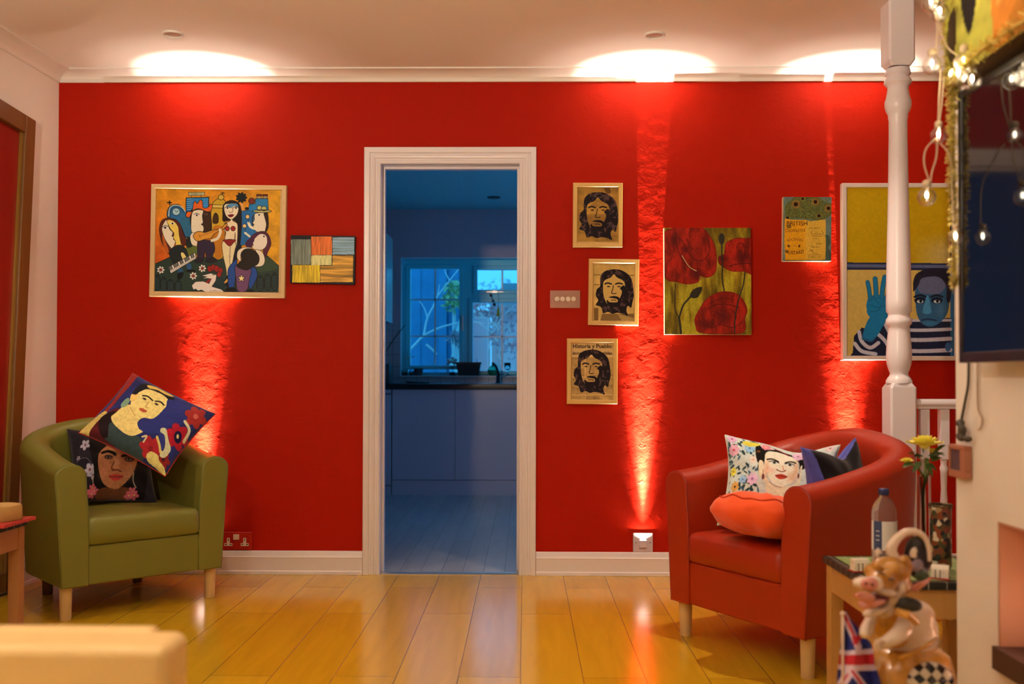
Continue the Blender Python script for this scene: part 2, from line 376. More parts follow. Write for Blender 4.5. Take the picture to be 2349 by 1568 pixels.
b = B(); b.box(KX0-.1, KX1+.1, .12, KY+.26, KH, KH+.1); 
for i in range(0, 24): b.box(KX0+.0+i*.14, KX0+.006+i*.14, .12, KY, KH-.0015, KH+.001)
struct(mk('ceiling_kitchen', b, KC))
b = B(); b.box(KX0-.1, KX1+.1, 0.0, KY+.26, -.1, 0); struct(mk('floor_kitchen', b, KF))
# tiled splashback
TIL = mat('white_wall_tiles', (.5,.5,.54), .15); nt = TIL.node_tree; tc = nt.nodes.new('ShaderNodeTexCoord'); br = nt.nodes.new('ShaderNodeTexBrick'); br.offset = 0
sx = nt.nodes.new('ShaderNodeSeparateXYZ'); cx = nt.nodes.new('ShaderNodeCombineXYZ'); nt.links.new(tc.outputs['Object'], sx.inputs[0]); nt.links.new(sx.outputs[0], cx.inputs[0]); nt.links.new(sx.outputs[2], cx.inputs[1])
nt.links.new(cx.outputs[0], br.inputs['Vector']); br.inputs['Scale'].default_value = 1; br.inputs['Brick Width'].default_value = .105; br.inputs['Row Height'].default_value = .105; br.inputs['Mortar Size'].default_value = .0016
br.inputs['Color1'].default_value = (.5,.5,.54,1); br.inputs['Color2'].default_value = (.46,.46,.5,1); br.inputs['Mortar'].default_value = (.12,.12,.13,1); nt.links.new(br.outputs[0], nt.nodes['Principled BSDF'].inputs['Base Color'])
b = B(); b.box(KX0, wx0, KY-.008, KY, .905, 1.42); b.box(wx0, KX1, KY-.008, KY, .905, wz0-.005); struct(mk('trim_6', b, TIL))
# window
UPVC = mat('window_frame_daylight_cast', (.12,.80,.93), .3); GL = mat('window_glass', (1,1,1), 0, trans=1, ior=1.45)  # blue daylight cast put into the frame colour
nt = GL.node_tree; gb = nt.nodes['Principled BSDF']; mo = nt.nodes['Material Output']; tb = nt.nodes.new('ShaderNodeBsdfTransparent'); gg = nt.nodes.new('ShaderNodeBsdfGlossy'); gg.inputs['Roughness'].default_value = .02
ms = nt.nodes.new('ShaderNodeMixShader'); ms.inputs[0].default_value = .06; nt.links.new(tb.outputs[0], ms.inputs[1]); nt.links.new(gg.outputs[0], ms.inputs[2]); nt.links.new(ms.outputs[0], mo.inputs[0])
SILLM = mat('white_sill', (.7,.73,.76), .3)
yw = KY+.13
def wx(px): return onY(px, 800, yw).x
def wz(py): return onY(1040, py, yw).z
win = thing('window_1', None, None, (0, yw, wz0)); del win['label'], win['category']; win['kind'] = 'structure'
fx0 = wx(931); fz_t = wz(601); fz_b = wz0
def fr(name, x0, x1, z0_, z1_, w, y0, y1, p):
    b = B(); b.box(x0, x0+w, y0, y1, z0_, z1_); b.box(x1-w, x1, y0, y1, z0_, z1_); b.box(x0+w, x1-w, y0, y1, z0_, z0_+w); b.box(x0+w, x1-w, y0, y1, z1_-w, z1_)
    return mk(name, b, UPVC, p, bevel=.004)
xm0, xm1 = wx(1056), wx(1083)
b = B(); w_ = .03
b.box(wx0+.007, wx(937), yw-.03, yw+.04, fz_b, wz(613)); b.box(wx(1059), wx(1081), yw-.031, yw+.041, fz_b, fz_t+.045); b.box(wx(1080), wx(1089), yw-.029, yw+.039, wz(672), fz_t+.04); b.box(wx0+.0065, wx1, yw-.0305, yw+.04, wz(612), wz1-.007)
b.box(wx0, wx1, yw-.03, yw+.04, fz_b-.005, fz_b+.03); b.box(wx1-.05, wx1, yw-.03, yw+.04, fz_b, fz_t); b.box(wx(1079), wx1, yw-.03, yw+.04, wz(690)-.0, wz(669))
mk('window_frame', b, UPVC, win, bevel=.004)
def sash(x0, x1, zb, zt_, bars_x, bars_z, w=.035):
    s = fr('sash', x0-w, x1+w, zb-w, zt_+w, w, yw-.045, yw+.03, win)
    b = B()
    for q in bars_x: b.box(q-.008, q+.008, yw-.004, yw+.012, zb, zt_)
    for q in bars_z: b.box(x0, x1, yw-.004, yw+.012, q-.007, q+.007)
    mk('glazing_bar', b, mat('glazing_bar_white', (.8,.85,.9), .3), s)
    b = B(); b.box(x0-.003, x1+.003, yw, yw+.006, zb-.003, zt_+.003); g = mk('glass_pane', b, GL, s); return s
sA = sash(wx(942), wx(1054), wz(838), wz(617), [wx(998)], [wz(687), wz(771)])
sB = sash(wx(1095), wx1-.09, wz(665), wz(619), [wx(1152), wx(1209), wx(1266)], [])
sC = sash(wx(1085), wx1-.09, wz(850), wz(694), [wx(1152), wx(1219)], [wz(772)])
b = B(); hx = wx(1062); b.box(hx-.008, hx+.008, yw-.065, yw-.045, wz(742), wz(725)); b.box(hx-.006, hx+.006, yw-.075, yw-.06, wz(760), wz(727)); mk('window_handle', b, mat('brushed_metal', (.6,.6,.62), .3, metal=1), sA, bevel=.002)
b = B(); b.box(wx0, wx1, KY-.02, yw-.03, wz0-.012, wz0); struct(mk('trim_7', b, SILLM, bevel=.003))
b = B(); b.box(wx0, wx0+.006, KY-.001, yw-.03, wz0, wz1); b.box(wx0+.006, wx1, KY-.001, yw-.03, wz1-.006, wz1); struct(mk('trim_8', b, mat('reveal_daylight_tint', (.55,.80,.90), .5)))  # added lining, its bright blue stands for sky light on the reveal
# base units and worktop
yk = 3.24
CAB = mat('grey_cabinet_gloss', (.50,.44,.52), .22); CABB = mat('cabinet_carcass', (.3,.3,.33), .5); BLK = mat('black_granite', (.012,.012,.015), .25)
def kx(px): return onY(px, 1000, yk).x
def kz(py): return onY(1040, py, yk).z
ct, cb_ = kz(892), kz(1100)
for i, (x0, x1, lab) in enumerate([(kx(899), kx(1190), 'wide pale grey kitchen base unit with two handleless doors below the window'), (kx(1190)+.004, KX1-.01, 'pale grey kitchen base unit hidden mostly behind the right door jamb')]):
    u = thing('base_cabinet', lab, 'kitchen cabinet', ((x0+x1)/2, yk+.3, 0), group=None)
    b = B(); b.box(x0, x1, yk+.02, KY-.005, .08, ct); mk('body', b, CABB, u)
    xm = kx(1044) if i == 0 else (x0+x1)/2
    for (p, q) in ((x0+.0015, xm-.002), (xm+.002, x1-.0015)):
        b = B(); b.box(p, q, yk, yk+.019, cb_, ct-.004); mk('door', b, CAB, u, bevel=.0015)
    b = B(); b.box(x0, x1, yk+.012, yk+.03, 0, cb_-.004); mk('plinth', b, CAB, u)
u = thing('dishwasher', 'pale grey dishwasher under the left end of the black worktop', 'dishwasher', (KX0+.2, yk+.3, 0))
x0, x1 = KX0+.005, kx(898)
b = B(); b.box(x0, x1, yk+.02, KY-.01, .03, ct-.003); mk('body', b, CABB, u)
b = B(); b.box(x0, x1-.004, yk-.01, yk+.02, kz(1112), kz(905)); mk('door', b, CAB, u, bevel=.003)
b = B(); b.box(x0, x1-.004, yk-.01, yk+.02, kz(902), ct-.003); mk('control_panel', b, CAB, u, bevel=.003)
b = B(); b.box(x0, x1-.004, yk+.005, yk+.02, 0.0, kz(1115)); mk('kickplate', b, CAB, u)
b = B(); b.box(KX0+.002, KX1-.002, yk-.03, KY-.002, ct+.001, .905); tag(mk('worktop', b, BLK, bevel=.004), 'long black worktop running under the kitchen window', 'worktop')
# wall cupboard
x1 = onY(887, 640, yk-.1).x; u = thing('wall_cabinet', 'tall white wall cupboard hung left of the kitchen window', 'kitchen cabinet', (KX0+.15, 3.3, 1.41))
WCAB = mat('white_cabinet_door', (.62,.66,.7), .25)
b = B(); b.box(KX0, x1-.02, 3.14, 3.5, 1.41, 2.12); mk('body', b, CABB, u)
b = B(); b.box(x1-.019, x1, 3.14, 3.5, 1.41, 2.12); mk('door', b, WCAB, u, bevel=.002)
# small appliance with lit display
u = thing('radio', 'small dark box radio with lit blue display on the worktop', 'radio', (-1.3, 3.5, .905))
a0 = onY(893, 834, 3.45)
b = B(); b.box(-1.44, a0.x, 3.45, 3.6, .905, a0.z); mk('case', b, mat('dark_grey_plastic', (.05,.05,.06), .4), u, bevel=.006)
d0 = onY(879, 850, 3.449); b = B(); b.box(d0.x-.025, onY(883, 850, 3.449).x, 3.444, 3.449, d0.z-.02, d0.z+.012); mk('display', b, mat('lit_display', (.1,.1,.3), .4, emit=((.45,.5,1), 1.0)), u)
# tea towel / dark cloth on the worktop
p0, p1 = onY(939, 876, 3.5), onY(978, 879, 3.5)
b = B(); b.smooth = True
for t in range(5):
    u_ = t/4; b.ell((p0.x+(p1.x-p0.x)*u_, 3.5+.01*math.sin(t*3), .905+.012-.004*u_), (.035, .04, .012-.004*u_), nu=12, nv=8)
tag(mk('folded_cloth', b, mat('dark_cloth', (.06,.05,.06), .9), remesh=.006), 'crumpled dark cloth lying on the black kitchen worktop', 'cloth')
# tap
t0 = onY(1143, 877, 3.66)
CH = mat('chrome', (.6,.62,.66), .12, metal=1); DM = mat('dark_metal', (.03,.035,.05), .25, metal=.8)
u = thing('kitchen_tap', 'dark swan-neck kitchen mixer tap standing at the sink', 'tap', (t0.x, 3.66, .905))
b = B(); b.smooth = True; b.lathe([(.03, 0), (.03, .006), (.02, .012), (.018, .07), (.012, .075)], (t0.x, 3.66, .905), 20); mk('base', b, DM, u)
b = B(); b.smooth = True; b.tube([Vector((t0.x+.005+.02*(1-math.cos(q))*0-.045*q/2.6, 3.66-.11*math.sin(q*.5), .97+.10*math.sin(q*.62+.1))) for q in np.linspace(0, 2.6, 12)], .011); mk('spout', b, DM, u)
b = B(); b.smooth = True; b.tube([(t0.x+.02, 3.66, .98), (t0.x+.055, 3.655, 1.0), (t0.x+.09, 3.65, 1.005)], [.009, .007, .006]); mk('lever', b, CH, u)
b = B(); b.box(onY(1003, 880, 3.5).x, onY(1200, 880, 3.5).x, 3.36, 3.78, .9052, .9085); tag(mk('sink', b, mat('steel', (.5,.52,.55), .25, metal=1), bevel=.002), 'flat stainless steel sink and drainer set in the worktop', 'sink')
# things on the sill
ys = KY+.045
def pot(name, prof, px, py0, label, cat_, m, **k):
    c = onY(px, 860, ys); b = B(); b.smooth = True; b.lathe(prof, (c.x, ys, wz0), 20)
    return c
SK = 1/onY(1000, 0, ys).y if False else 1/ (2284/(ys+4.86))       # metres per photo pixel at the sill
GRY = mat('grey_pot', (.16,.17,.19), .6); LEAF = mat('plant_leaf', (.06,.14,.06), .5, var=(20,.3)); GREEN = mat('green_glass', (.05,.75,.45), .05, trans=.85, ior=1.45); CLR = mat('clear_glass', (.9,.95,.95), .02, trans=1, ior=1.45)
PET = mat('white_petals', (.85,.88,.86), .6); PLB = mat('black_planter', (.02,.024,.028), .5)
c = onY(960, 860, ys); u = thing('flower_pot', 'small tapered grey plant pot on the kitchen windowsill', 'pot', (c.x, ys, wz0))
b = B(); b.smooth = True; b.lathe([(8*SK, 0), (11*SK, 15*SK), (12*SK, 15*SK), (12*SK, 17*SK), (10*SK, 17*SK), (8*SK, 4*SK)], (c.x, ys, wz0), 20); mk('pot', b, GRY, u)
c = onY(1075, 860, ys); u = thing('planter_box', 'large dark tapered planter box on the kitchen windowsill', 'planter', (c.x, ys, wz0))
b = B(); h_ = 31*SK
b.rings([[Vector((c.x+sx_*a, ys+sy_*d, wz0+z)) for sx_, sy_ in ((-1,-1),(1,-1),(1,1),(-1,1))] for a, d, z in ((23*SK, .045, 0), (28*SK, .055, h_-.012), (29.5*SK, .058, h_-.012), (29.5*SK, .058, h_), (26.5*SK, .05, h_), (26*SK, .048, h_-.02))])
mk('trough', b, PLB, u, bevel=.003)
b = B(); b.box(c.x-25.5*SK, c.x+25.5*SK, ys-.045, ys+.045, wz0+h_-.03, wz0+h_-.02); mk('soil', b, mat('soil', (.03,.02,.015), .9), u)
b = B(); b.tube([(c.x+19*SK, ys, wz0+h_-.02), (c.x+18*SK, ys, wz0+h_+.035)], [.004, .001]); mk('shoot', b, LEAF, u)
def foliage(b, c, n, r, L, rnd, up=.3):
    for i in range(n):
        d = Vector((rnd.uniform(-1,1), rnd.uniform(-1,1), rnd.uniform(-.4+up,1))).normalized(); p = Vector(c)+d*r*rnd.uniform(.3,1)
        t = (d+Vector((rnd.uniform(-.6,.6), rnd.uniform(-.6,.6), rnd.uniform(-.4,.6)))).normalized(); s = t.cross(Vector((rnd.uniform(-1,1), rnd.uniform(-1,1), .3))).normalized()
        q = L*rnd.uniform(.6,1.1); nrm = t.cross(s)
        b.add([p, p+t*q*.5+s*q*.28+nrm*q*.05, p+t*q, p+t*q*.5-s*q*.28+nrm*q*.05], [(0,1,2,3)])
R5 = random.Random(5)
ys += .035; c = onY(1037, 860, ys); u = thing('bud_vase', 'small glass bottle of white flowers on the kitchen windowsill', 'vase', (c.x, ys, wz0))
b = B(); b.smooth = True; b.lathe([(.001, 0), (5*SK, .001), (6*SK, 8*SK), (3*SK, 16*SK), (2.6*SK, 21*SK)], (c.x, ys, wz0), 16); mk('bottle', b, CLR, u)
b = B(); foliage(b, (c.x-.005, ys, wz0+27*SK), 30, .03, .03, R5); mk('leaves', b, LEAF, u)
for (dx, dz) in ((-8, 36), (1, 40), (8, 36), (-9, 29), (-3, 32), (6, 30)):
    b = B(); b.smooth = True; b.ell((c.x+dx*SK, ys-.01, wz0+dz*SK), (.017, .015, .014), nu=10, nv=6); mk('blossom', b, PET, u)
ys -= .035; c = onY(1131, 860, ys); u = thing('glass_bottle', 'round green glass bottle with cork on the kitchen windowsill', 'bottle', (c.x, ys, wz0))
b = B(); b.smooth = True; b.lathe([(.001, 0), (8*SK, .0), (12.5*SK, 6*SK), (13*SK, 12*SK), (10*SK, 19*SK), (4*SK, 23*SK), (3*SK, 29*SK), (4*SK, 30*SK)], (c.x, ys, wz0), 24); mk('body', b, GREEN, u)
b = B(); b.lathe([(2.8*SK, 0), (3.2*SK, 4*SK)], (c.x, ys, wz0+27*SK), 12); mk('stopper', b, mat('dark_cork', (.05,.04,.03), .8), u)
c = onY(1164, 860, ys); b = B(); b.smooth = True; b.lathe([(.001, 0), (7*SK, 0), (7*SK, .004), (1.5*SK, .008), (1.5*SK, 10*SK), (7*SK, 16*SK), (8*SK, 30*SK), (7*SK, 30*SK), (6*SK, 17*SK), (.3*SK, 12*SK)], (c.x, ys, wz0), 20)
tag(mk('stemmed_glass', b, CLR), 'clear stemmed glass on the kitchen windowsill right of the green bottle', 'glass')
for px, h2, lab in ((926, 8, 'tiny low dark plant at the left end of the kitchen windowsill'), (944, 11, 'tiny dark plant beside the small grey pot on the sill')):
    c = onY(px, 860, ys); u = thing('succulent', lab, 'plant', (c.x, ys, wz0)); b = B(); b.lathe([(.016, 0), (.02, .02)], (c.x, ys, wz0), 12); mk('pot', b, PLB, u); b = B(); foliage(b, (c.x, ys, wz0+.022), 26, .02, .022, R5); mk('leaves', b, LEAF, u)
c = onY(940, 860, ys); u = thing('sprouting_stem', 'thin pale stem with small leaves in a glass on the left of the sill', 'plant', (c.x, ys+.03, wz0))
b = B(); b.tube([(c.x+.008, ys+.03, wz0), (c.x, ys+.03, wz0+.09), (c.x-.005, ys+.03, wz0+.17)], .003, 6); mk('stem', b, mat('pale_stem', (.45,.6,.5), .6), u)
b = B(); foliage(b, (c.x-.005, ys+.03, wz0+.17), 16, .035, .03, R5, 0); mk('leaves', b, mat('pale_leaf', (.3,.5,.4), .6), u)
# bell and charm hanging from the transom
yh = yw-.08
u = thing('hanging_bell', 'little yellow-green bell hanging from the kitchen window transom', 'ornament', tuple(onY(1143, 690, yh)))
p = onY(1143, 704, yh); q = onY(1143, 725, yh); b = B(); b.smooth = True; b.lathe([(.019, 0), (.014, .03), (.006, p.z-q.z), (.001, p.z-q.z+.004)], (p.x, yh, q.z), 16); mk('bell', b, mat('olive_bell', (.45,.42,.05), .4), u)
b = B(); b.tube([(p.x, yh, p.z), (p.x, yh, onY(1143, 668, yh).z), (p.x, yw-.04, onY(1143, 668, yh).z)], .0015, 5); mk('cord', b, DM, u)
u = thing('hanging_charm', 'dark string of charms hanging from the kitchen window transom left of the bell', 'ornament', tuple(onY(1128, 671, yh)))
b = B(); A = [onY(1120, 670, yh), onY(1126, 677, yh), onY(1131, 690, yh), onY(1134, 698, yh)]; b.tube(A, .002, 5); mk('cord', b, DM, u)
DB = mat('dark_beads', (.03,.02,.03), .4)
for a_, r_ in ((A[1], .013), (A[2], .012), (A[3], .015)): b = B(); b.smooth = True; b.ell(a_, (r_, r_*.6, r_), nu=10, nv=6); mk('bead', b, DB, u)
b = B(); a_, c_ = onY(1115, 669, yw-.055), onY(1155, 670, yw-.055); b.box(a_.x, c_.x, yw-.06, yw-.046, a_.z-.006, a_.z+.006); b.box((a_.x+c_.x)/2-.02, (a_.x+c_.x)/2+.02, yw-.066, yw-.046, a_.z-.012, a_.z+.012); mk('window_stay', b, MATS['brushed_metal'], sB, bevel=.002)
# cable on the kitchen wall
b = B(); b.tube([onY(930, 745, KY-.02), onY(905, 775, KY-.012), onY(877, 818, KY-.012)], .003, 6); tag(mk('power_cord', b, MATS['dark_metal']), 'thin dark cable slanting down the kitchen wall left of the window', 'cable')
# recessed light in the kitchen ceiling
p = onZ(1133, 452, KH); b = B(); b.lathe([(.055, -.006), (.055, 0), (.042, 0), (.04, .004), (.001, .004)][::-1], (p.x, p.y, KH), 24); tag(mk('ceiling_spotlight', b, mat('unlit_lamp_dark', (.03,.035,.04), .4)), 'dark unlit spotlight in the kitchen ceiling', 'ceiling light')
# ------------------------------------------------------------------ outdoors
b = B(); b.box(-14, 14, KY+.3, 30, -.3, -.05); struct(mk('ground_garden', b, mat('garden_paving', (.4,.42,.42), .8, var=(3,.3))))
FEN = mat('blue_stained_boards', (.05,.26,.44), .7, var=(6,.25))
u = thing('garden_fence', 'tall blue board fence seen through the left kitchen casement', 'fence', (-2.0, 6.1, -.05))
b = B(); yf = 6.1; 
x = -4.0; xe_ = onY(1066, 700, yf).x; k = 0
while x < xe_: b.box(x, x+.118, yf+(.012 if k % 2 else 0), yf+.02+(.012 if k % 2 else 0), -.05, 2.45); x += .105; k += 1
mk('board_panel', b, FEN, u)
for x in (-2.7, -.95): b = B(); b.box(x, x+.09, yf-.07, yf, -.05, 2.5); mk('post', b, FEN, u)
GH = mat('pale_render', (.62,.60,.60), .8, var=(2,.1))
u = thing('garden_shed', 'white and grey outbuilding seen through the right kitchen window', 'shed', (.6, 9, -.05))
b = B(); b.box(-.3, 3.2, 9, 11, -.05, 1.9); mk('wall', b, GH, u)
b = B(); b.prism([(-.5, 1.85), (3.4, 1.85), (3.2, 2.25), (-.3, 2.25)], lambda x, z: (x, 8.8, z), lambda x, z: (x, 11.2, z)); mk('roof', b, mat('grey_roof_sheet', (.30,.34,.36), .7, var=(5,.3)), u)
b = B(); b.box(.25, .75, 8.985, 9.01, .6, 1.5); mk('shed_window', b, mat('dark_pane', (.05,.1,.14), .1), u)
b = B(); b.box(.85, 1.6, 8.98, 9.01, .0, 1.75); mk('shed_door', b, mat('pale_door', (.5,.62,.68), .6), u)
b = B(); p = onY(1102, 800, 6.3); b.box(p.x-.085, p.x+.085, 6.3, 6.42, -.05, onY(1100, 727, 6.3).z); tag(mk('gate_post', b, GH, bevel=.01), 'thick white post standing in the garden right of the blue fence', 'post')
b = B()
for k in range(40): b.box(-6+k*.3, -5.72+k*.3, 13+(.02 if k % 2 else 0), 13.05+(.02 if k % 2 else 0), -.05, 2.15)
tag(mk('back_fence', b, mat('weathered_boards', (.40,.46,.46), .8, var=(4,.3))), 'long weathered board fence at the far end of the garden', 'fence')
BR = mat('pale_bark', (.72,.76,.72), .8)
b = B(); yt = 5.2
def br_(pts, r0, r1):
    q = [onY(x, y, yt+.02*i) for i, (x, y) in enumerate(pts)]; q = [Vector(c) for c in cat([tuple(v) for v in q], 5, False)]; b.tube(q, [r0+(r1-r0)*i/(len(q)-1) for i in range(len(q))], 7)
br_([(900, 845), (944, 798), (972, 770), (1000, 755), (1030, 745), (1075, 737), (1110, 742)], .014, .006); br_([(972, 770), (980, 730), (995, 700), (1003, 680), (1030, 645), (1050, 620), (1062, 606)], .011, .004)
br_([(980, 728), (974, 708), (962, 690)], .006, .003); br_([(1004, 678), (1008, 652)], .006, .003); br_([(1031, 643), (1022, 625), (1020, 612)], .006, .003); br_([(978, 790), (990, 800), (1002, 812)], .012, .009)
br_([(1100, 742), (1130, 760), (1150, 730), (1180, 700)], .006, .003)
br_([(900, 845), (880, 930), (875, 1080)], .014, .02)
tr = thing('garden_tree', 'bare tree with pale forked branches outside the kitchen window', 'tree', (-1.4, yt, -.05)); mk('branches', b, BR, tr, smooth=True)
def bush(lab, cx_, cy_, cz_, R, n, L, m, seed, nm='shrub'):
    u = thing(nm, lab, 'shrub', (cx_, cy_, -.05)); rn = random.Random(seed); b = B()
    for k in range(7): b.tube([(cx_, cy_, -.05), (cx_+rn.uniform(-.3,.3)*R[0], cy_+rn.uniform(-.2,.2), cz_*.6), (cx_+rn.uniform(-.9,.9)*R[0], cy_+rn.uniform(-.5,.5)*R[1], cz_+rn.uniform(0,.7)*R[2])], [.02, .012, .004], 6)
    mk('stems', b, BR, u); b = B()
    for i in range(n):
        d = Vector((rn.gauss(0,1), rn.gauss(0,1), rn.gauss(0,1))).normalized()*rn.uniform(.4,1); p = Vector((cx_+d.x*R[0], cy_+d.y*R[1], cz_+d.z*R[2]))
        t = Vector((rn.gauss(0,1), rn.gauss(0,1), rn.gauss(0,1))).normalized(); s = t.orthogonal().normalized(); q = L*rn.uniform(.5,1.2)
        b.add([p, p+t*q*.5+s*q*.3, p+t*q, p+t*q*.5-s*q*.3], [(0,1,2,3)])
    mk('leaves', b, m, u); return u
LG = mat('pale_green_leaf', (.42,.55,.25), .6, var=(10,.4)); LD = mat('rosy_twigs', (.38,.30,.34), .7, var=(10,.3)); LW = mat('white_bloom', (.8,.82,.85), .7)
p = onY(1046, 680, 5.7); bush('leafy pale green shrub hanging over the blue fence', p.x, 5.7, p.z, (.16, .15, .20), 260, .07, LG, 3)
p = onY(1045, 775, 5.35); bush('small pink and white flowering shrub in front of the blue fence', p.x, 5.35, p.z, (.07, .08, .09), 110, .05, LD, 4)
p = onY(1180, 765, 7.4); bush('tangled greyish shrub in front of the outbuilding', p.x, 7.4, p.z, (.5, .3, .35), 420, .07, LD, 6)
p = onY(1110, 705, 8.4); bush('dull pink-brown shrub behind the white garden post', p.x, 8.4, p.z, (.3, .2, .14), 240, .07, LD, 8)
p = onY(1140, 655, 9.6); bush('tall hedge of pale leaves above the outbuilding roof', p.x+.4, 11.9, 2.3, (1.6, .3, .35), 500, .12, LW, 9, 'hedge')
# ================================================================== LIGHT
w = bpy.data.worlds.new('sky'); SC.world = w; w.use_nodes = True; bg = w.node_tree.nodes['Background']; bg.inputs[0].default_value = (.045,.40,.85,1); bg.inputs[1].default_value = 1.9
pa = bpy.data.lights.new('window_portal', 'AREA'); pa.shape = 'RECTANGLE'; pa.size = wx1-wx0; pa.size_y = wz1-wz0; pa.cycles.is_portal = True
po = bpy.data.objects.new('window_portal', pa); C.objects.link(po); po.location = ((wx0+wx1)/2, KY+.27, (wz0+wz1)/2); po.rotation_euler = (-PI/2, 0, 0)
pb = bpy.data.lights.new('added_window_portal', 'AREA'); pb.shape = 'RECTANGLE'; pb.size = 2.15; pb.size_y = 2.2; pb.cycles.is_portal = True
po = bpy.data.objects.new('added_window_portal', pb); C.objects.link(po); po.location = (KX1+.12, 1.8, 1.07); po.rotation_euler = (0, PI/2, 0)
u = thing('added_window_2', None, None, (KX1+.05, 1.8, 0)); del u['label'], u['category']; u['kind'] = 'structure'  # unseen glazed opening added to bring more blue light into the kitchen
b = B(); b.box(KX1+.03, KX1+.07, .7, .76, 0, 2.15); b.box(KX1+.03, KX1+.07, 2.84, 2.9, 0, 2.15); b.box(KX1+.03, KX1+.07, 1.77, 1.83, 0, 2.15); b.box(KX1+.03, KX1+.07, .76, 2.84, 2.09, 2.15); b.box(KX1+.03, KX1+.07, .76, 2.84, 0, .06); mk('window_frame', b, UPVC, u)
b = B(); b.box(KX1+.045, KX1+.05, .76, 2.84, .06, 2.09); mk('glass_pane', b, GL, u)
def spot(name, loc, aim, power, ang, blend, col, rad):
    l = bpy.data.lights.new(name, 'SPOT'); l.energy = power; l.spot_size = math.radians(ang); l.spot_blend = blend; l.color = col; l.shadow_soft_size = rad
    o = bpy.data.objects.new(name, l); C.objects.link(o); o.location = loc; o.rotation_euler = (Vector(aim)-Vector(loc)).to_track_quat('-Z', 'Y').to_euler(); return o
WARM = (1, .77, .57); UPC = (1, .82, .66)
RING = mat('white_lamp_ring', (.75,.74,.70), .35); LENS = mat('unlit_lamp_lens', (.45,.42,.36), .25); LIT = mat('lit_lamp_lens', (.8,.7,.5), .4, emit=((1,.72,.45), 6.0))
def downlight(x, y, lab, lit):
    u = thing('recessed_downlight', lab, 'ceiling light', (x, y, HC), group='downlights in the living room ceiling')
    b = B(); b.smooth = True; b.lathe([(.036, .001), (.036, -.004), (.041, -.009), (.046, -.004), (.046, .001)], (x, y, HC), 32, cap=False); mk('ring', b, RING, u)
    b = B(); b.lathe([(.001, -.003), (.036, -.003), (.036, 0)], (x, y, HC), 24); mk('lamp', b, LIT if lit else LENS, u)
    if lit: spot('downlight_lamp', (x, y, HC-.02), (x, y, 0), lit, 105 if y > -2 else 150, .8, WARM, .025)
for px, py, lab in ((397, 77, 'unlit round downlight in the ceiling above the painting of musicians'), (1502, 79, 'unlit round downlight in the ceiling above the framed prints')):
    p = onZ(px, py, HC); downlight(p.x, p.y, lab, 0); print('dl', p)
PW = 40
for x, y, k, lab in ((.84, -1.32, 1.85, 'lit downlight in the ceiling over the red armchair'), (-1.75, -1.10, .75, 'lit downlight in the ceiling over the green armchair'), (-1.3, -4.1, .75, 'lit downlight in the ceiling left of the viewpoint'),
    (-.6, -2.3, .12, 'added weak fill downlight in the middle of the living room ceiling')):  # last one is an unseen lamp added as weak fill
    downlight(x, y, lab, PW*k)
# unseen uplighter added behind the viewer to brighten the ceiling
u = thing('fill_uplighter', 'added unseen fill uplighter on a tall stand behind the viewpoint', 'lamp', (-1.1, -4.55, 0))
b = B(); b.smooth = True; b.lathe([(.14, 0), (.14, .015), (.02, .03), (.012, .04), (.012, 1.7)], (-1.1, -4.55, 0), 20); mk('stand', b, RING, u)
b = B(); b.smooth = True; b.lathe([(.03, 1.7), (.12, 1.74), (.18, 1.82)], (-1.1, -4.55, 0), 24, cap=False); mk('lamp_shade', b, RING, u)
b = B(); b.smooth = True; b.ell((-1.1, -4.55, 1.77), (.03, .03, .03), nu=12, nv=8); mk('bulb', b, LIT, u)
spot('fill_uplighter_spot', (-1.1, -4.55, 1.83), (-.7, -3.4, 2.5), 400, 165, .6, (1, .80, .60), .08)
# uplight plates low on the red wall
UPX = [(onY(467, 1100, 0).x, 'white wall plate with a small uplight, behind the green armchair'), (onY(1474.5, 1243, 0).x, 'white wall plate with glowing uplight low on the red wall right of the doorway'), (onY(1942, 1100, 0).x, 'white wall plate with a small uplight, behind the red armchair')]
zc = onY(1474, 1243, 0).z
PLT = mat('white_plastic', (.58,.52,.62), .35); SCR = mat('screw_metal', (.3,.28,.28), .4, metal=.8); ULIT = mat('uplight_lens', (1,1,1), .4, emit=((1,.86,.7), 10))
for x, lab in UPX:
    u = thing('uplight_plate', lab, 'wall light', (x, 0, zc), group='uplight plates low on the red wall')
    b = B(); b.box(x-.048, x+.048, -.009, 0, zc-.047, zc+.047); mk('plate', b, PLT, u, bevel=.003)
    b = B(); b.box(x-.018, x+.018, -.015, -.009, zc-.025, zc+.010); mk('hood', b, PLT, u, bevel=.002)
    b = B(); b.box(x-.014, x+.014, -.0135, -.0095, zc+.0102, zc+.0125); mk('lens', b, ULIT, u)
    for s in (-1, 1): b = B(); b.lathe([(.0035, 0), (.003, .0015)], (0,0,0), 10, M=Matrix.Translation((x+s*.034, -.009, zc))@Matrix.Rotation(PI/2, 4, 'X')); mk('screw', b, SCR, u)
    spot('uplight_narrow', (x, -.030, zc+.016), (x, .030, 2.3+zc), 2200, 12, 1.0, UPC, .005)
    spot('uplight_streak', (x, -.0125, zc+.016), (x, -.0125, 2.4), 170, 13, 1.0, UPC, .002)
    spot('uplight_middle', (x, -.030, zc+.016), (x, .010, 2.3+zc), 1500, 19, 1.0, UPC, .005)
    spot('uplight_soft', (x, -.030, zc+.016), (x, -.030, 2.3+zc), 100, 30, 1.0, UPC, .005)
    spot('uplight_spill', (x, -.030, zc+.016), (x, -.030, 2.4), 40, 44, 1.0, UPC, .005)
    spot('uplight_wide', (x, -.022, zc+.014), (x, -.03, 2.0), 2.6, 150, .9, (1,.78,.56), .003)
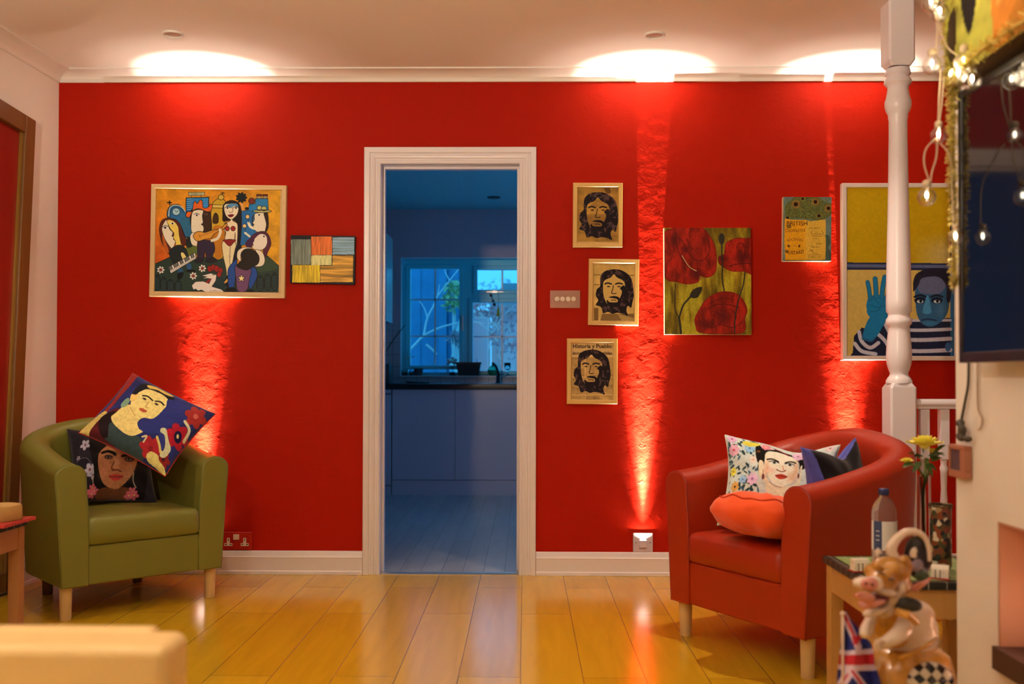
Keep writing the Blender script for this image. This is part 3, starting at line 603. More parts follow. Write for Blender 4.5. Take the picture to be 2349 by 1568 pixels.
# ================================================================== ARMCHAIRS
LEGW = wood('beech_leg', (.62,.42,.18), (.70,.50,.24), rough=.45); LEGD = wood('dark_leg', (.10,.04,.02), (.14,.06,.03))
def tub_chair(label, cat_, loc, rot, m, pm):
    u = thing('armchair', label, cat_, loc, rot)
    T = Matrix.Translation(Vector(loc)) @ Matrix.Rotation(rot, 4, 'Z')
    def lm(name, b, mm, par=u, **k):
        b.v = [tuple(T @ Vector(v)) for v in b.v]; return mk(name, b, mm, par, **k)
    HW, DF, R = .362, -.335, .30                       # half width, front plane, back radius
    path = []; n1 = 10
    yb_ = .345
    for i in range(n1): path.append(((-HW, DF+(yb_-R-DF)*i/n1), (-1, 0)))
    for i in range(25):
        a = PI - PI*i/24; e = .82
        cx_, sy_ = math.cos(a), math.sin(a); px_ = math.copysign(abs(cx_)**e, cx_)*HW; py_ = (yb_-R)+abs(sy_)**e*R
        nx_, ny_ = cx_, sy_; L = math.hypot(nx_, ny_); path.append(((px_, py_), (nx_/L, ny_/L)))
    for i in range(n1, -1, -1)[1:] if False else range(n1-1, -1, -1): path.append(((HW, DF+(yb_-R-DF)*i/n1), (1, 0)))
    L = [0]
    for (p, _), (q, _) in zip(path, path[1:]): L.append(L[-1]+math.dist(p, q))
    rings_ = []; tot = L[-1]
    for (p, nrm), l in zip(path, L):
        s = min(l, tot-l)/(tot/2); f = s*s*(3-2*s); f = .35*s+.65*f
        h = .612+.160*f; th = .118+.0*f; zb = .130; out = -.018-.006*f
        def P(o, z): return Vector((p[0]+nrm[0]*o, p[1]+nrm[1]*o, z))
        prof_ = [P(-.028, zb), P(-.022, zb+.10), P(-.010, zb+.3), P(-.001, h-.075), P(.0, h-.045)]
        c = th/2; rx_ = th/2; rz = .047
        for k in range(1, 10): a = PI*k/10; prof_.append(P(-c+rx_*math.cos(a), h-.045+rz*math.sin(a)))
        prof_ += [P(-th, h-.045), P(-th-.004, h-.12), P(-th-.010, .42), P(-th-.014, .28), P(-th-.014, zb)]
        rings_.append(prof_)
    b = B(); b.rings(rings_); o = lm('shell', b, m, bevel=.007, bseg=3)
    b = B()                                             # piping along the front of each arm
    for r_ in (rings_[0], rings_[-1]): 
        b2 = B(); b2.smooth = True; b2.tube([v+Vector((0, .0045, 0)) for v in r_[:-1]], .0022, 6); lm('piping', b2, pm)
    b = B(); b.box(-.245, .245, DF+.008, DF+.05, .132, .288); lm('front_panel', b, m, bevel=.008, bseg=3)
    b = B(); b.box(-.24, .24, DF+.05, .22, .15, .27); b.box(-.15, .15, .2, .24, .15, .27); lm('base', b, m)
    # seat cushion, softly domed
    b = B(); nx, ny = 26, 26; top = []; X0, X1, Y0_, Y1_ = -.238, .238, DF-.004, .205; r_ = .022
    def ring_z(ins, z, dome=0):
        pts = []; N = 12
        for cx_, cy_, a0_ in ((X1-.03, Y0_+.03, -PI/2), (X1-.10, Y1_-.10, 0), (X0+.10, Y1_-.10, PI/2), (X0+.03, Y0_+.03, PI)):
            rr = .03 if cy_ < 0 else .10
            for k in range(N+1): a = a0_+PI/2*k/N; pts.append(Vector((cx_+(rr-ins)*math.cos(a), cy_+(rr-ins)*math.sin(a), z)))
        return pts
    rr = [ring_z(.012, .289), ring_z(.002, .296), ring_z(-.002, .33), ring_z(-.001, .375), ring_z(.006, .389), ring_z(.018, .397)]
    base_ = rr[-1]; cen = Vector((0, -.06, .404))
    for t in (.8, .55, .3, .1): rr.append([cen+(v-cen)*t+Vector((0,0,(1-t*t)*.006-(cen.z-v.z)*0)) for v in base_])
    b.rings(rr); lm('seat', b, m, smooth=True)
    for x, y, mm in ((-.303, -.287, LEGW), (.303, -.287, LEGW), (-.20, .245, LEGD), (.20, .245, LEGD)):
        b = B(); b.smooth = True; b.lathe([(.0205, 0), (.0215, .004), (.0245, .125), (.0245, .140)], (x, y, 0), 20); lm('leg', b, mm, smooth=True)
    return u
GRN = mat('green_leatherette', (.17,.175,.030), .40, bump=(400, .12, .001)); GRP = mat('green_piping', (.15,.17,.04), .5)
RDL = mat('red_leatherette', (.34,.020,.002), .42, spec=.5, bump=(400, .12, .001)); RDP = mat('red_piping', (.25,.012,.005), .5)
def chair_at(l0, r0):
    a = onZ(*l0, 0); c = onZ(*r0, 0); d = (c-a); ang = math.atan2(d.y, d.x); m = (a+c)/2
    inw = Vector((-math.sin(ang), math.cos(ang), 0)); o = m+inw*.287; print('chair', a, c, d.length, math.degrees(ang)); return (o.x, o.y, 0), ang
gl, ga = chair_at((144, 1422), (486, 1368)); rl, ra = chair_at((1568, 1454), (1860, 1556))
GC = tub_chair('green leather tub armchair holding two cushions printed with portraits', 'armchair', gl, ga, GRN, GRP)
RC = tub_chair('red leather tub armchair with three cushions at the right', 'armchair', rl, ra, RDL, RDP)
def inchair(loc, ang, x, y, z): return Vector(loc)+Matrix.Rotation(ang, 3, 'Z') @ Vector((x, y, z))
# ================================================================== CUSHIONS
FAB = vcol_mat('printed_cushion_fabric', .85, bump=(300, .2, .001), spec=.1, sheen=.2)
def cushion_fns(c, X, Y, w, h, t, pinch=.07, seed=1, wr=.004, asym=0, dip=0, dipx=.1):
    c, X, Y = Vector(c), Vector(X).normalized(), Vector(Y); Y = (Y-X*Y.dot(X)).normalized(); N = X.cross(-Y).normalized()  # Y points down the picture
    if N.dot(CAMP-c) < 0: N = -N
    def f(side):
        def g(u, v):
            a = u*2-1; e = v*2-1
            px_ = a*(1-pinch*(1-e*e)**1.0*np.abs(a)**3)*w/2; py_ = e*(1-pinch*(1-a*a)*np.abs(e)**3)*h/2
            py_ = py_ + dip*np.exp(-((a-dipx)/.42)**2)*((1-e)/2)**2
            q = np.clip((1-a**2)*(1-e**2), 0, 1)**.42*t/2
            ang = np.arctan2(e, a); rad = np.sqrt(a*a+e*e)
            q = q*(1+asym*a) + wr*np.sin(ang*9+seed)*np.clip(rad*1.2-.35, 0, 1)*np.clip(1-np.maximum(abs(a), abs(e)), 0, .25)*4 + wr*.6*np.sin(a*5+seed)*np.sin(e*6+seed*2)*np.clip(1-np.maximum(abs(a), abs(e)), 0, .3)*3
            P_ = [c[i]+X[i]*px_+Y[i]*py_+N[i]*q*side for i in range(3)]
            return P_
        return g
    return f(1), f(-1)
def corners_frame(tl, tr, br_, bl, off=(0,0,0)):
    tl, tr, br_, bl = map(Vector, (tl, tr, br_, bl)); c = (tl+tr+br_+bl)/4+Vector(off); X = (tr+br_-tl-bl)/2; Y = (bl+br_-tl-tr)/2
    return c, X, Y, X.length, Y.length
def flower(P, x, y, r, col, cc, n=5, seed=0):
    for k in range(n):
        a = 2*PI*k/n+seed; P.ell(col, x+math.cos(a)*r*.6, y+math.sin(a)*r*.6, r*.5, r*.38, math.degrees(a))
    P.ell(cc, x, y, r*.25)
# --- A: upper cushion (blue ground, woman, flowers): coordinates of a 4.75x enlargement, origin 120,850
P = Paint(230, 215, [(905,60),(1755,468),(1240,1145),(270,662)], (38,40,88))
P.noise(.25, 8, 8, 3)
P.poly((150,30,20), [(905,60),(960,110),(560,560),(380,740),(270,662),(560,480),(720,300)])
P.poly((215,170,85), [(250,660),(560,480),(600,560),(420,720)])
P.poly((95,18,22), [(380,740),(520,560),(760,480),(700,760),(620,860)])
P.poly((60,70,62), [(640,580),(700,640),(780,740),(960,780),(1010,860),(960,1000),(560,780),(560,620)])
P.poly((40,18,22), [(520,560),(700,500),(740,600),(640,620),(600,760),(520,740)])
P.poly((235,190,105), [(720,520),(860,440),(1080,560),(960,620),(970,700),(1010,730),(900,770),(800,740),(700,650),(660,560)])
P.poly((238,195,108), [(880,460),(940,300),(1080,270),(1230,300),(1290,400),(1230,500),(1140,600),(1040,600),(900,560)])
P.poly((240,180,90), [(880,400),(890,330),(930,312),(965,330),(930,400)])
P.poly((130,150,110), [(800,400),(860,365),(870,420),(800,470),(775,440)])
P.poly((22,20,28), [(900,310),(960,240),(1060,200),(1200,240),(1340,330),(1330,400),(1290,420),(1270,370),(1200,310),(1080,275),(990,300),(940,330)])
P.poly((220,170,70), [(1070,225),(1180,230),(1340,325),(1280,330),(1180,270),(1090,262)])
P.line((28,18,20), 14, [(1015,350),(1070,362),(1120,405)]); P.line((28,18,20), 14, [(1150,412),(1200,418),(1238,450)])
for ex, ey in ((1035,388),(1160,445)): P.ell((90,70,45), ex, ey, 26, 13, 28); P.ell((25,15,12), ex+2, ey, 10, 10)
P.line((205,140,70), 7, [(1080,420),(1050,470),(1065,485)]); P.poly((190,80,45), [(975,490),(1010,485),(1060,515),(1040,530),(1000,520)])
P.line((200,140,70), 7, [(880,470),(905,520),(930,560)])
P.poly((44,46,100), [(960,630),(1020,585),(1130,590),(1250,480),(1300,380),(1560,460),(1450,620),(1300,680),(1260,720),(1130,750),(1000,720)])
for x, y, r, c_, cc in ((1390,760,125,(170,20,32),(25,18,50)), (1570,540,110,(165,40,32),(200,90,70)), (1085,890,120,(170,32,35),(140,25,30)), (1230,1000,80,(140,30,28),(60,25,20))): flower(P, x, y, r, c_, cc, 6, .3)
P.ell((25,20,55), 1398, 768, 46, 60); P.ell((215,180,110), 1395, 762, 16, 24)
P.poly((215,180,95), [(1030,960),(1090,920),(1170,960),(1180,1010),(1240,1080),(1240,1150),(1130,1080),(1040,1020)]); P.poly((205,185,130), [(1200,710),(1260,695),(1290,800),(1320,900),(1250,980),(1190,960),(1240,860)])
P.poly((48,48,100), [(1190,740),(1245,760),(1255,860),(1225,920),(1205,860)]); P.line((215,175,90), 26, [(1165,780),(1190,860),(1200,930)])
P.line((210,185,130), 30, [(1460,600),(1520,690),(1470,800)]); P.line((215,180,120), 16, [(1000,780),(1050,770),(1010,830)])
P.noise(.10, 45, 45, 9); PA = P
# --- B: lower cushion (photograph-like dark portrait)
P = Paint(210, 210, [(88,640),(1000,760),(1160,1420),(280,1515)], (42,32,36))
P.noise(.2, 7, 7, 4)
for x, y, r in ((330,890,62),(430,1180,75),(480,1240,45),(255,1035,28),(510,1200,40)): flower(P, x, y, r, (175,150,145), (130,70,75), 5, .4)
P.line((110,85,85), 7, [(230,1080),(300,1045),(380,1060),(440,1130)])
P.poly((14,9,10), [(390,740),(700,740),(960,850),(1020,1000),(1040,1500),(880,1400),(560,1380),(470,1150),(400,960)])
P.poly((110,55,28), [(590,1380),(860,1350),(900,1440),(740,1490),(560,1470)])
P.poly((178,104,58), [(512,960),(540,870),(700,830),(860,880),(920,990),(915,1120),(880,1240),(800,1350),(720,1375),(620,1330),(545,1210),(510,1090)])
P.ell((215,145,85), 640, 1000, 60, 60, 0, soft=.9, a=.6); P.ell((215,120,80), 600, 1180, 45, 75, 20, soft=.9, a=.5); P.ell((205,140,90), 870, 1180, 35, 80, 10, soft=.9, a=.5); P.ell((225,160,105), 715, 1100, 28, 80, 0, soft=.8, a=.6)
P.poly((20,10,8), [(545,960),(690,830),(780,850),(950,1000),(1000,900),(700,720),(480,760),(500,1000)])
P.line((22,12,10), 26, [(545,1005),(600,990),(655,1003),(690,1025)]); P.line((22,12,10), 26, [(765,1038),(810,1030),(860,1040),(885,1058)])
for ex, ey in ((620,1052),(835,1072)): P.ell((60,32,22), ex, ey, 45, 22, 5, soft=.3); P.ell((205,160,130), ex, ey+2, 32, 10, 5); P.ell((12,8,8), ex, ey, 14, 12)
P.line((120,55,30), 12, [(690,1100),(672,1165),(700,1190)]); P.line((110,50,30), 14, [(690,1190),(730,1185),(775,1200)])
P.poly((178,48,38), [(655,1250),(720,1228),(800,1245),(775,1280),(720,1295),(680,1275)]); P.line((90,20,20), 6, [(660,1252),(725,1258),(800,1248)])
for x, y in ((500,1370),(530,1400),(480,1420),(920,1380),(950,1410),(900,1420),(510,1440)): flower(P, x, y, 45, (205,85,90), (225,170,90), 5, x)
P.line((190,160,120), 9, [(480,1250),(495,1320)]); P.line((190,160,120), 9, [(900,1200),(910,1280),(950,1340)])
P.noise(.12, 40, 40, 8); PB = P
# --- C: red chair portrait cushion (5.81x, origin 1630,980)
P = Paint(250, 225, [(157,115),(1680,262),(1700,1480),(120,1330)], (205,192,165))
R1 = random.Random(11)
for i in range(150):
    x, y = R1.uniform(150, 700), R1.uniform(150, 1300); a = R1.uniform(0, 180); P.ell((38,62,58) if i % 3 else (70,100,110), x, y, R1.uniform(28,58), R1.uniform(11,25), a)
for x, y, r, c_, cc in ((262,345,88,(222,150,150),(200,60,70)), (560,760,80,(225,170,175),(180,90,140)), (560,500,60,(225,190,160),(205,130,90)), (500,320,75,(150,175,195),(90,120,150)), (420,760,60,(150,170,190),(90,110,140)), (250,170,70,(220,160,170),(160,60,90)), (250,640,60,(225,190,60),(140,120,30)), (300,850,70,(220,150,70),(30,30,30)), (230,1290,90,(215,205,70),(60,110,40)), (1500,900,90,(225,160,170),(180,80,110)), (1400,1200,90,(150,170,195),(90,110,140)), (500,1050,90,(225,170,175),(190,70,100)), (900,1250,90,(220,190,80),(190,90,60))): flower(P, x, y, r, c_, cc, 7, x)
P.poly((26,20,14), [(590,260),(700,240),(900,300),(1150,380),(1250,420),(1260,560),(1180,600),(1140,460),(900,360),(740,370),(720,560),(640,560),(590,440)]); P.ell((110,60,20), 625, 370, 28, 24)
P.poly((232,196,150), [(640,520),(700,540),(760,760),(900,850),(1100,820),(1180,700),(1185,560),(1210,560),(1180,860),(1060,1000),(780,960),(740,830),(650,700)])
P.poly((240,212,168), [(712,480),(735,380),(860,345),(1000,370),(1120,430),(1150,520),(1165,620),(1140,700),(1080,790),(1000,840),(930,850),(840,815),(770,720),(720,610)])
for x, y, rx_, ry_ in ((1130,600,30,110),(745,620,24,100),(1080,720,50,60)): P.ell((225,140,90), x, y, rx_, ry_, 0, soft=.9, a=.6)
P.ell((235,150,120), 800, 640, 50, 40, soft=.9, a=.5)
P.poly((235,180,160), [(640,240),(760,260),(840,300),(760,322),(680,310)]); flower(P, 720, 285, 60, (225,120,120), (220,180,120), 7); flower(P, 1150, 370, 80, (225,165,170), (150,80,90), 8); flower(P, 1210, 385, 60, (225,165,170), (180,100,110), 6); flower(P, 1560,290,70,(225,180,160),(150,80,70),6); P.poly((225,190,60), [(400,240),(430,190),(560,210),(640,240),(600,280),(480,290)]); P.line((180,60,60), 14, [(850,290),(940,320),(1020,380)])
P.line((30,20,14), 18, [(745,492),(800,480),(860,492),(895,510)]); P.line((30,20,14), 18, [(985,512),(1020,492),(1070,484),(1118,500)])
for ex, ey in ((840,530),(1045,535)): P.poly((228,205,180), [(ex-65,ey-6),(ex,ey-22),(ex+60,ey),(ex,ey+26)]); P.ell((90,85,60), ex+2, ey, 24, 22); P.ell((18,14,12), ex+2, ey, 13); P.line((30,18,14), 8, [(ex-68,ey-8),(ex,ey-24),(ex+62,ey-2)])
P.line((200,120,80), 9, [(955,560),(960,600),(985,635)]); P.line((130,60,35), 10, [(875,625),(905,640),(940,650),(975,640),(995,625)])
P.poly((188,58,32), [(860,712),(905,690),(940,684),(980,690),(1025,715),(985,745),(940,757),(900,748)]); P.line((110,25,18), 6, [(862,714),(940,712),(1022,716)])
P.line((170,110,80), 8, [(790,800),(860,850),(960,870)]); P.ell((120,60,50), 705, 735, 22, 45); P.line((110,60,50), 6, [(700,640),(705,700)]); P.ell((120,60,50), 1165, 690, 16, 45)
P.noise(.10, 40, 40, 2); PC = P
# --- E: black cushion with violet edge
P = Paint(120, 120, [(0,0),(1,0),(1,1),(0,1)], (20,12,16)); P.poly((84,76,128), [(0,0),(.09,0),(.10,.5),(.12,1),(0,1)], sm=False); P.poly((84,76,128), [(.55,0),(1,0),(1,.012),(.55,.03)], sm=False); P.noise(.1, 10, 10); PE = P
def pillow(name_, lab, P, fr_, t, back, grp=None, seed=1, **k):
    c, X, Y, w_, h_ = fr_; f, g = cushion_fns(c, X, Y, w_, h_, t, seed=seed, **k)
    u = thing('cushion', lab, 'cushion', tuple(c)); o = paint_mesh('cover', P, f, FAB, u, back=(g, back), smooth=True, k=.64)
    e = []
    for (us, vs) in [(np.linspace(0,1,24), np.zeros(24)), (np.ones(24), np.linspace(0,1,24)), (np.linspace(1,0,24), np.ones(24)), (np.zeros(24), np.linspace(1,0,24))]:
        x, y, z = f(us, vs); e += [Vector(q) for q in zip(x, y, z)][:-1]
    b = B(); b.smooth = True; b.tube(e+[e[0]], .0028, 6); mk('seam', b, mat('seam_thread', tuple(np.clip(lin(back)/ILL*1.1, 0, .8)), .9), u); return u
z_ = lambda px, py, D: atD(px, py, D)
def c1(x, y): return 120+x/4.753, 850+y/4.753
def c2(x, y): return 1630+x/5.808, 980+y/5.808
pillow('cushion', 'blue cushion printed with a woman and red flowers, tilted on the green armchair', PA,
       corners_frame(z_(*c1(905,40), 4.43), z_(*c1(1765,465), 4.40), z_(*c1(1245,1160), 4.17), z_(*c1(262,662), 4.22)), .13, (150,30,25), seed=2)
pillow('cushion', 'dark cushion printed with a woman\'s face, upright on the seat of the green armchair', PB,
       corners_frame(z_(*c1(75,630), 4.40), z_(*c1(1010,755), 4.60), z_(*c1(1165,1425), 4.44), z_(*c1(275,1520), 4.235), (.007,-.005,.015)), .11, (40,30,30), seed=4)
pillow('cushion', 'pale floral cushion printed with a woman\'s face, standing in the red armchair', PC,
       corners_frame(z_(*c2(150,105), 3.73), z_(*c2(1690,255), 3.62), z_(*c2(1700,1480), 3.50), z_(*c2(115,1335), 3.60), (.004,.010,.004)), .12, (200,180,150), seed=6, pinch=.13, dip=.028, dipx=.3)
tl, tr = z_(*c2(1262,250), 3.43), z_(*c2(1985,150), 3.60); dn = Vector((.02,-.06,-.33))
pillow('cushion', 'black cushion with a violet side, against the right arm of the red armchair', PE, corners_frame(tl, tr, tr+dn*.95, tl+dn), .12, (84,76,128), seed=3, pinch=.16, dip=.038, dipx=.2)
# F: squashed orange cushion
ORG = mat('orange_cotton', (.85,.085,.005), .8, bump=(200,.2,.001), sheen=.3)
c = z_(*c2(700,1145), 3.41); c.z = .490; c += Vector((-.010,-.010,0)); Rm = Matrix.Rotation(ra+.25, 3, 'Z') @ Matrix.Rotation(math.radians(-14), 3, 'X')
b = B(); b.smooth = True; nu, nv = 72, 30; rr = []
for i in range(nv+1):
    a = -PI/2+PI*i/nv; a = max(-PI/2+.03, min(PI/2-.03, a)); ring = []
    for k in range(nu):
        p = 2*PI*k/nu; co, si = math.cos(a), math.sin(a)
        wv = 1+.035*math.sin(p*7+1)*co*(1 if si < .2 else .3)+.02*math.sin(p*3+2+si*4)
        sq = (abs(math.cos(p))**4+abs(math.sin(p))**4)**(-.18)
        v = Vector((.150*co**.75*math.cos(p)*wv*sq, .145*co**.75*math.sin(p)*wv*sq, .078*si*(1+.10*math.sin(p*6)*co)*(1 if si > 0 else .85)+.004*math.sin(p*11+si*6)*co))
        ring.append(c+Rm @ v)
    rr.append(ring)
b.rings(rr); u = thing('cushion', 'plump plain orange cushion lying on the red armchair seat', 'cushion', tuple(c)); mk('cover', b, ORG, u, smooth=True)
sr = [rr[21][k]+(rr[21][k]-c).normalized()*.0015 for k in range(nu)]; b = B(); b.smooth = True; b.tube(sr+[sr[0]], .0028, 6); mk('seam', b, mat('orange_seam', (.55,.05,.006), .8), u)
# ================================================================== STAIR NEWEL AND RAIL
nD = 3.93; N0 = atD(2066.5, 917, nD); nx_, ny_ = N0.x+.012, N0.y+.05; hs = .052
def nz(py): return atD(2075, py, nD).z
print('newel', nx_, ny_, [round(nz(q), 3) for q in (875, 145, 0)])
kk = nD/2284
u = thing('newel_post', 'tall white turned stair post standing behind the red armchair', 'stair post', (nx_, ny_, 0))
def sq(z0_, z1_, ch):
    b = B(); h = hs; rr = []
    for z, q in ((z0_, h-(.012 if ch[0] else 0)), (z0_+(.02 if ch[0] else .001), h), (z1_-(.02 if ch[1] else .001), h), (z1_, h-(.012 if ch[1] else 0))):
        c_ = .008; rr.append([Vector((nx_+x, ny_+y, z)) for x, y in ((-q+c_,-q),(q-c_,-q),(q,-q+c_),(q,q-c_),(q-c_,q),(-q+c_,q),(-q,q-c_),(-q,-q+c_))])
    b.rings(rr); return b
mk('lower_block', sq(0, nz(878), (0, 1)), WHITEG, u, bevel=.002)
mk('upper_block', sq(nz(147), HC, (1, 0)), WHITEG, u, bevel=.002)
pf = [(26.5,150),(28,158),(29,162),(24,168),(30,176),(31,183),(24,190),(23,196),(26,215),(29.5,225),(29.5,236),(27,246),(22,256),(22,262),(20.5,270),(20.5,300),(22,400),(24,500),(26.5,600),(28,690),(28,712),(23.5,718),(24,724),(28.5,731),(28.5,741),(23.5,746),(24,760),(27,790),(28.5,815),(27,833),(23,848),(20,855),(21,861),(25,866),(29,873),(29,879)]
b = B(); b.smooth = True; b.lathe([(r*kk, nz(y)) for r, y in pf][::-1], (nx_, ny_, 0), 36); mk('spindle', b, WHITEG, u, smooth=True)
rz1, rz0 = atD(2100, 915, nD).z, atD(2100, 938, nD).z
u = thing('stair_handrail', 'white moulded handrail running right from the turned stair post', 'handrail', (nx_+.3, ny_, rz0))
b = B(); pr_ = [(-.034, rz1-.012), (-.028, rz1-.002), (0, rz1), (.028, rz1-.002), (.034, rz1-.012), (.034, rz1-.022), (.024, rz0+.010), (.024, rz0), (-.024, rz0), (-.024, rz0+.010), (-.034, rz1-.022)]
b.rings([[Vector((x, ny_+y, z)) for y, z in pr_] for x in (nx_+hs, XR)]); mk('rail', b, WHITEG, u, bevel=.002)
b = B(); b.box(nx_+hs, XR, ny_-.022, ny_+.022, .06, .10); mk('base_rail', b, WHITEG, u, bevel=.003)
i = 0
for row, yy, x0 in ((0, ny_, nx_+hs+.045),):
    x = x0
    while x < XR-.05:
        q = thing('baluster', 'white square-topped turned baluster under the handrail, right of the stair post', 'baluster', (x, yy, .1), group='balusters under the handrail'); h = .0175
        b = B(); b.box(x-h, x+h, yy-h, yy+h, rz0-.20, rz0-.001); mk('upper_block', b, WHITEG, q, bevel=.002)
        b = B(); b.box(x-h, x+h, yy-h, yy+h, .101, .30); mk('lower_block', b, WHITEG, q, bevel=.002)
        b = B(); b.smooth = True; b.lathe([(.012,.30),(.016,.315),(.010,.33),(.016,.36),(.017,.42),(.011,.52),(.013,rz0-.25),(.016,rz0-.235),(.011,rz0-.22),(.014,rz0-.20)], (x, yy, 0), 16); mk('spindle', b, WHITEG, q, smooth=True)
        x += .078
# ================================================================== LEANING FRAME ON THE LEFT WALL
BRW = wood('brown_frame_wood', (.13,.055,.012), (.19,.085,.02), rough=.4, axis='Z')
a1, a2 = onX(77.5, 277, XL+SL*-.3+.03), onX(38, 1160, XL+SL*-.3+.03)
print('frame', a1, a2)
lean = math.atan2(a1.y-a2.y, a1.z-a2.z); ex = Vector((-SL, -1, 0)).normalized(); Tf = Matrix.Translation(Vector((XL+SL*a1.y+.012, a1.y, a1.z)))
u = thing('leaning_panel', 'tall brown wooden frame around a red panel, leaning against the left wall', 'framed panel', (XL-.02, a1.y-.4, 0))
# local axes: q = distance along the wall towards the viewer, r = distance down from the top
dn_ = Vector((0, -math.sin(lean), -math.cos(lean))); al = (ex-dn_*ex.dot(dn_)).normalized(); ou = al.cross(dn_).normalized()
if ou.x < 0: ou = -ou
A0 = Vector((XL+SL*a1.y+.008, a1.y, a1.z)); Lp = a1.z/math.cos(lean)-.012
def FB(q0, q1, r0, r1, t0_, t1_):
    b = B(); M_ = Matrix((( *al, 0), (*dn_, 0), (*ou, 0), (0,0,0,1))).transposed(); M_ = Matrix.Translation(A0) @ M_
    b.box(q0, q1, r0, r1, t0_, t1_, M_); return b
W_ = .085; QW = .78
for nm, q0, q1, r0, r1 in (('side_rail', 0, W_, 0, Lp), ('side_rail', QW-W_, QW, 0, Lp), ('top_rail', W_, QW-W_, 0, W_), ('bottom_rail', W_, QW-W_, Lp-W_, Lp)):
    mk(nm, FB(q0, q1, r0, r1, 0, .035), BRW, u, bevel=.006)
mk('gilt_edge', FB(W_, W_+.012, W_, Lp-W_, .004, .022), mat('gilt_edge', (.30,.17,.03), .35, metal=.3), u)
mk('panel', FB(W_+.0, QW-W_, W_, Lp-W_, .002, .012), mat('dark_red_panel', (.24,.012,.008), .3), u)
# ================================================================== TILED TABLES
PINE = wood('pine_table_wood', (.46,.24,.06), (.56,.31,.09), rough=.45); PINED = wood('warm_table_wood', (.36,.16,.05), (.44,.21,.07), rough=.5)
TT = mat('mosaic_top_tiles', (.2,.26,.08), .35, spec=.3); nt = TT.node_tree; tc = nt.nodes.new('ShaderNodeTexCoord'); br = nt.nodes.new('ShaderNodeTexBrick'); br.offset = 0
for a, v in (('Scale',1),('Brick Width',.05),('Row Height',.05),('Mortar Size',.0016),('Mortar Smooth',.1)): br.inputs[a].default_value = v
br.inputs['Color1'].default_value = (.20,.33,.10,1); br.inputs['Color2'].default_value = (.27,.40,.13,1); br.inputs['Mortar'].default_value = (.5,.5,.4,1)
nt.links.new(tc.outputs['Object'], br.inputs['Vector']); nt.links.new(br.outputs[0], nt.nodes['Principled BSDF'].inputs['Base Color'])
BT = mat('black_edge_tiles', (.012,.012,.010), .3, spec=.3); nt = BT.node_tree; tc = nt.nodes.new('ShaderNodeTexCoord'); br = nt.nodes.new('ShaderNodeTexBrick'); br.offset = 0
for a, v in (('Scale',1),('Brick Width',.048),('Row Height',.048),('Mortar Size',.0012),('Mortar Smooth',.1)): br.inputs[a].default_value = v
br.inputs['Color1'].default_value = (.012,.012,.010,1); br.inputs['Color2'].default_value = (.02,.02,.015,1); br.inputs['Mortar'].default_value = (.35,.34,.28,1)
nt.links.new(tc.outputs['Object'], br.inputs['Vector']); nt.links.new(br.outputs[0], nt.nodes['Principled BSDF'].inputs['Base Color'])
def table(lab, x0, x1, y0, y1, h, wm):
    u = thing('side_table', lab, 'side table', ((x0+x1)/2, (y0+y1)/2, 0))
    b = B(); b.box(x0, x1, y0, y1, h-.022, h-.002); mk('tabletop', b, BT, u, bevel=.002)
    b = B(); b.box(x0+.028, x1-.028, y0+.028, y1-.028, h-.003, h); mk('tile_inlay', b, TT, u)
    b = B(); i_ = .012; t_ = .018
    b.box(x0+i_, x1-i_, y0+i_, y0+i_+t_, h-.10, h-.022); b.box(x0+i_, x1-i_, y1-i_-t_, y1-i_, h-.10, h-.022); b.box(x0+i_, x0+i_+t_, y0+i_, y1-i_, h-.10, h-.022); b.box(x1-i_-t_, x1-i_, y0+i_, y1-i_, h-.10, h-.022); mk('apron', b, wm, u)
    for x in (x0+.008, x1-.048):
        for y in (y0+.008, y1-.048): b = B(); b.box(x, x+.04, y, y+.04, 0, h-.022); mk('leg', b, wm, u, bevel=.003)
    return u
TH = .43
p = onZ(1887, 1272, TH); q = onZ(2150, 1334, TH)
table('wooden side table with a green and black tiled top beside the red armchair', p.x, p.x+.40, q.y, p.y, TH, PINE); print('table', p, q)
TX0, TY0, TX1, TY1 = p.x, q.y, p.x+.4, p.y
TL = .45; p = onZ(65, 1189, TL); table('wooden side table with a black tiled edge, left of the green armchair', p.x-.40, p.x, p.y-.42, p.y, TL, PINED)
# slab of wood and red booklet on the left table
c = onZ(-2, 1192, TL+.012); SLW = mat('cut_wood_face', (.62,.40,.14), .6); nt = SLW.node_tree; tc = nt.nodes.new('ShaderNodeTexCoord'); wv = nt.nodes.new('ShaderNodeTexWave'); wv.wave_type = 'RINGS'; wv.rings_direction = 'Z'; wv.inputs['Scale'].default_value = 22; wv.inputs['Distortion'].default_value = 1.5
mp = nt.nodes.new('ShaderNodeMapping'); mp.inputs['Location'].default_value = (-c.x-.02, -c.y, 0); nt.links.new(tc.outputs['Object'], mp.inputs[0]); nt.links.new(mp.outputs[0], wv.inputs['Vector'])
mx = nt.nodes.new('ShaderNodeMix'); mx.data_type = 'RGBA'; mx.inputs[6].default_value = (.50,.30,.09,1); mx.inputs[7].default_value = (.66,.45,.18,1); nt.links.new(wv.outputs['Fac'], mx.inputs[0]); nt.links.new(mx.outputs[2], nt.nodes['Principled BSDF'].inputs['Base Color'])
u = thing('wood_slice', 'round slice of pale wood with rings lying on the left side table', 'wood slice', (c.x, c.y, TL+.012))
zt_ = .052
b = B(); b.smooth = True; b.rings([[Vector((c.x+(r+.003*math.sin(5*a)+.002*math.sin(11*a))*math.cos(a), c.y+(r+.003*math.sin(5*a))*math.sin(a)*.95, TL+.012+z)) for a in np.linspace(0, 2*PI, 40, endpoint=False)] for r, z in ((.070, 0), (.073, .004), (.071, zt_-.004), (.068, zt_))]); mk('bark', b, mat('slice_bark', (.42,.25,.08), .8, bump=(80,.5,.004)), u, smooth=True)
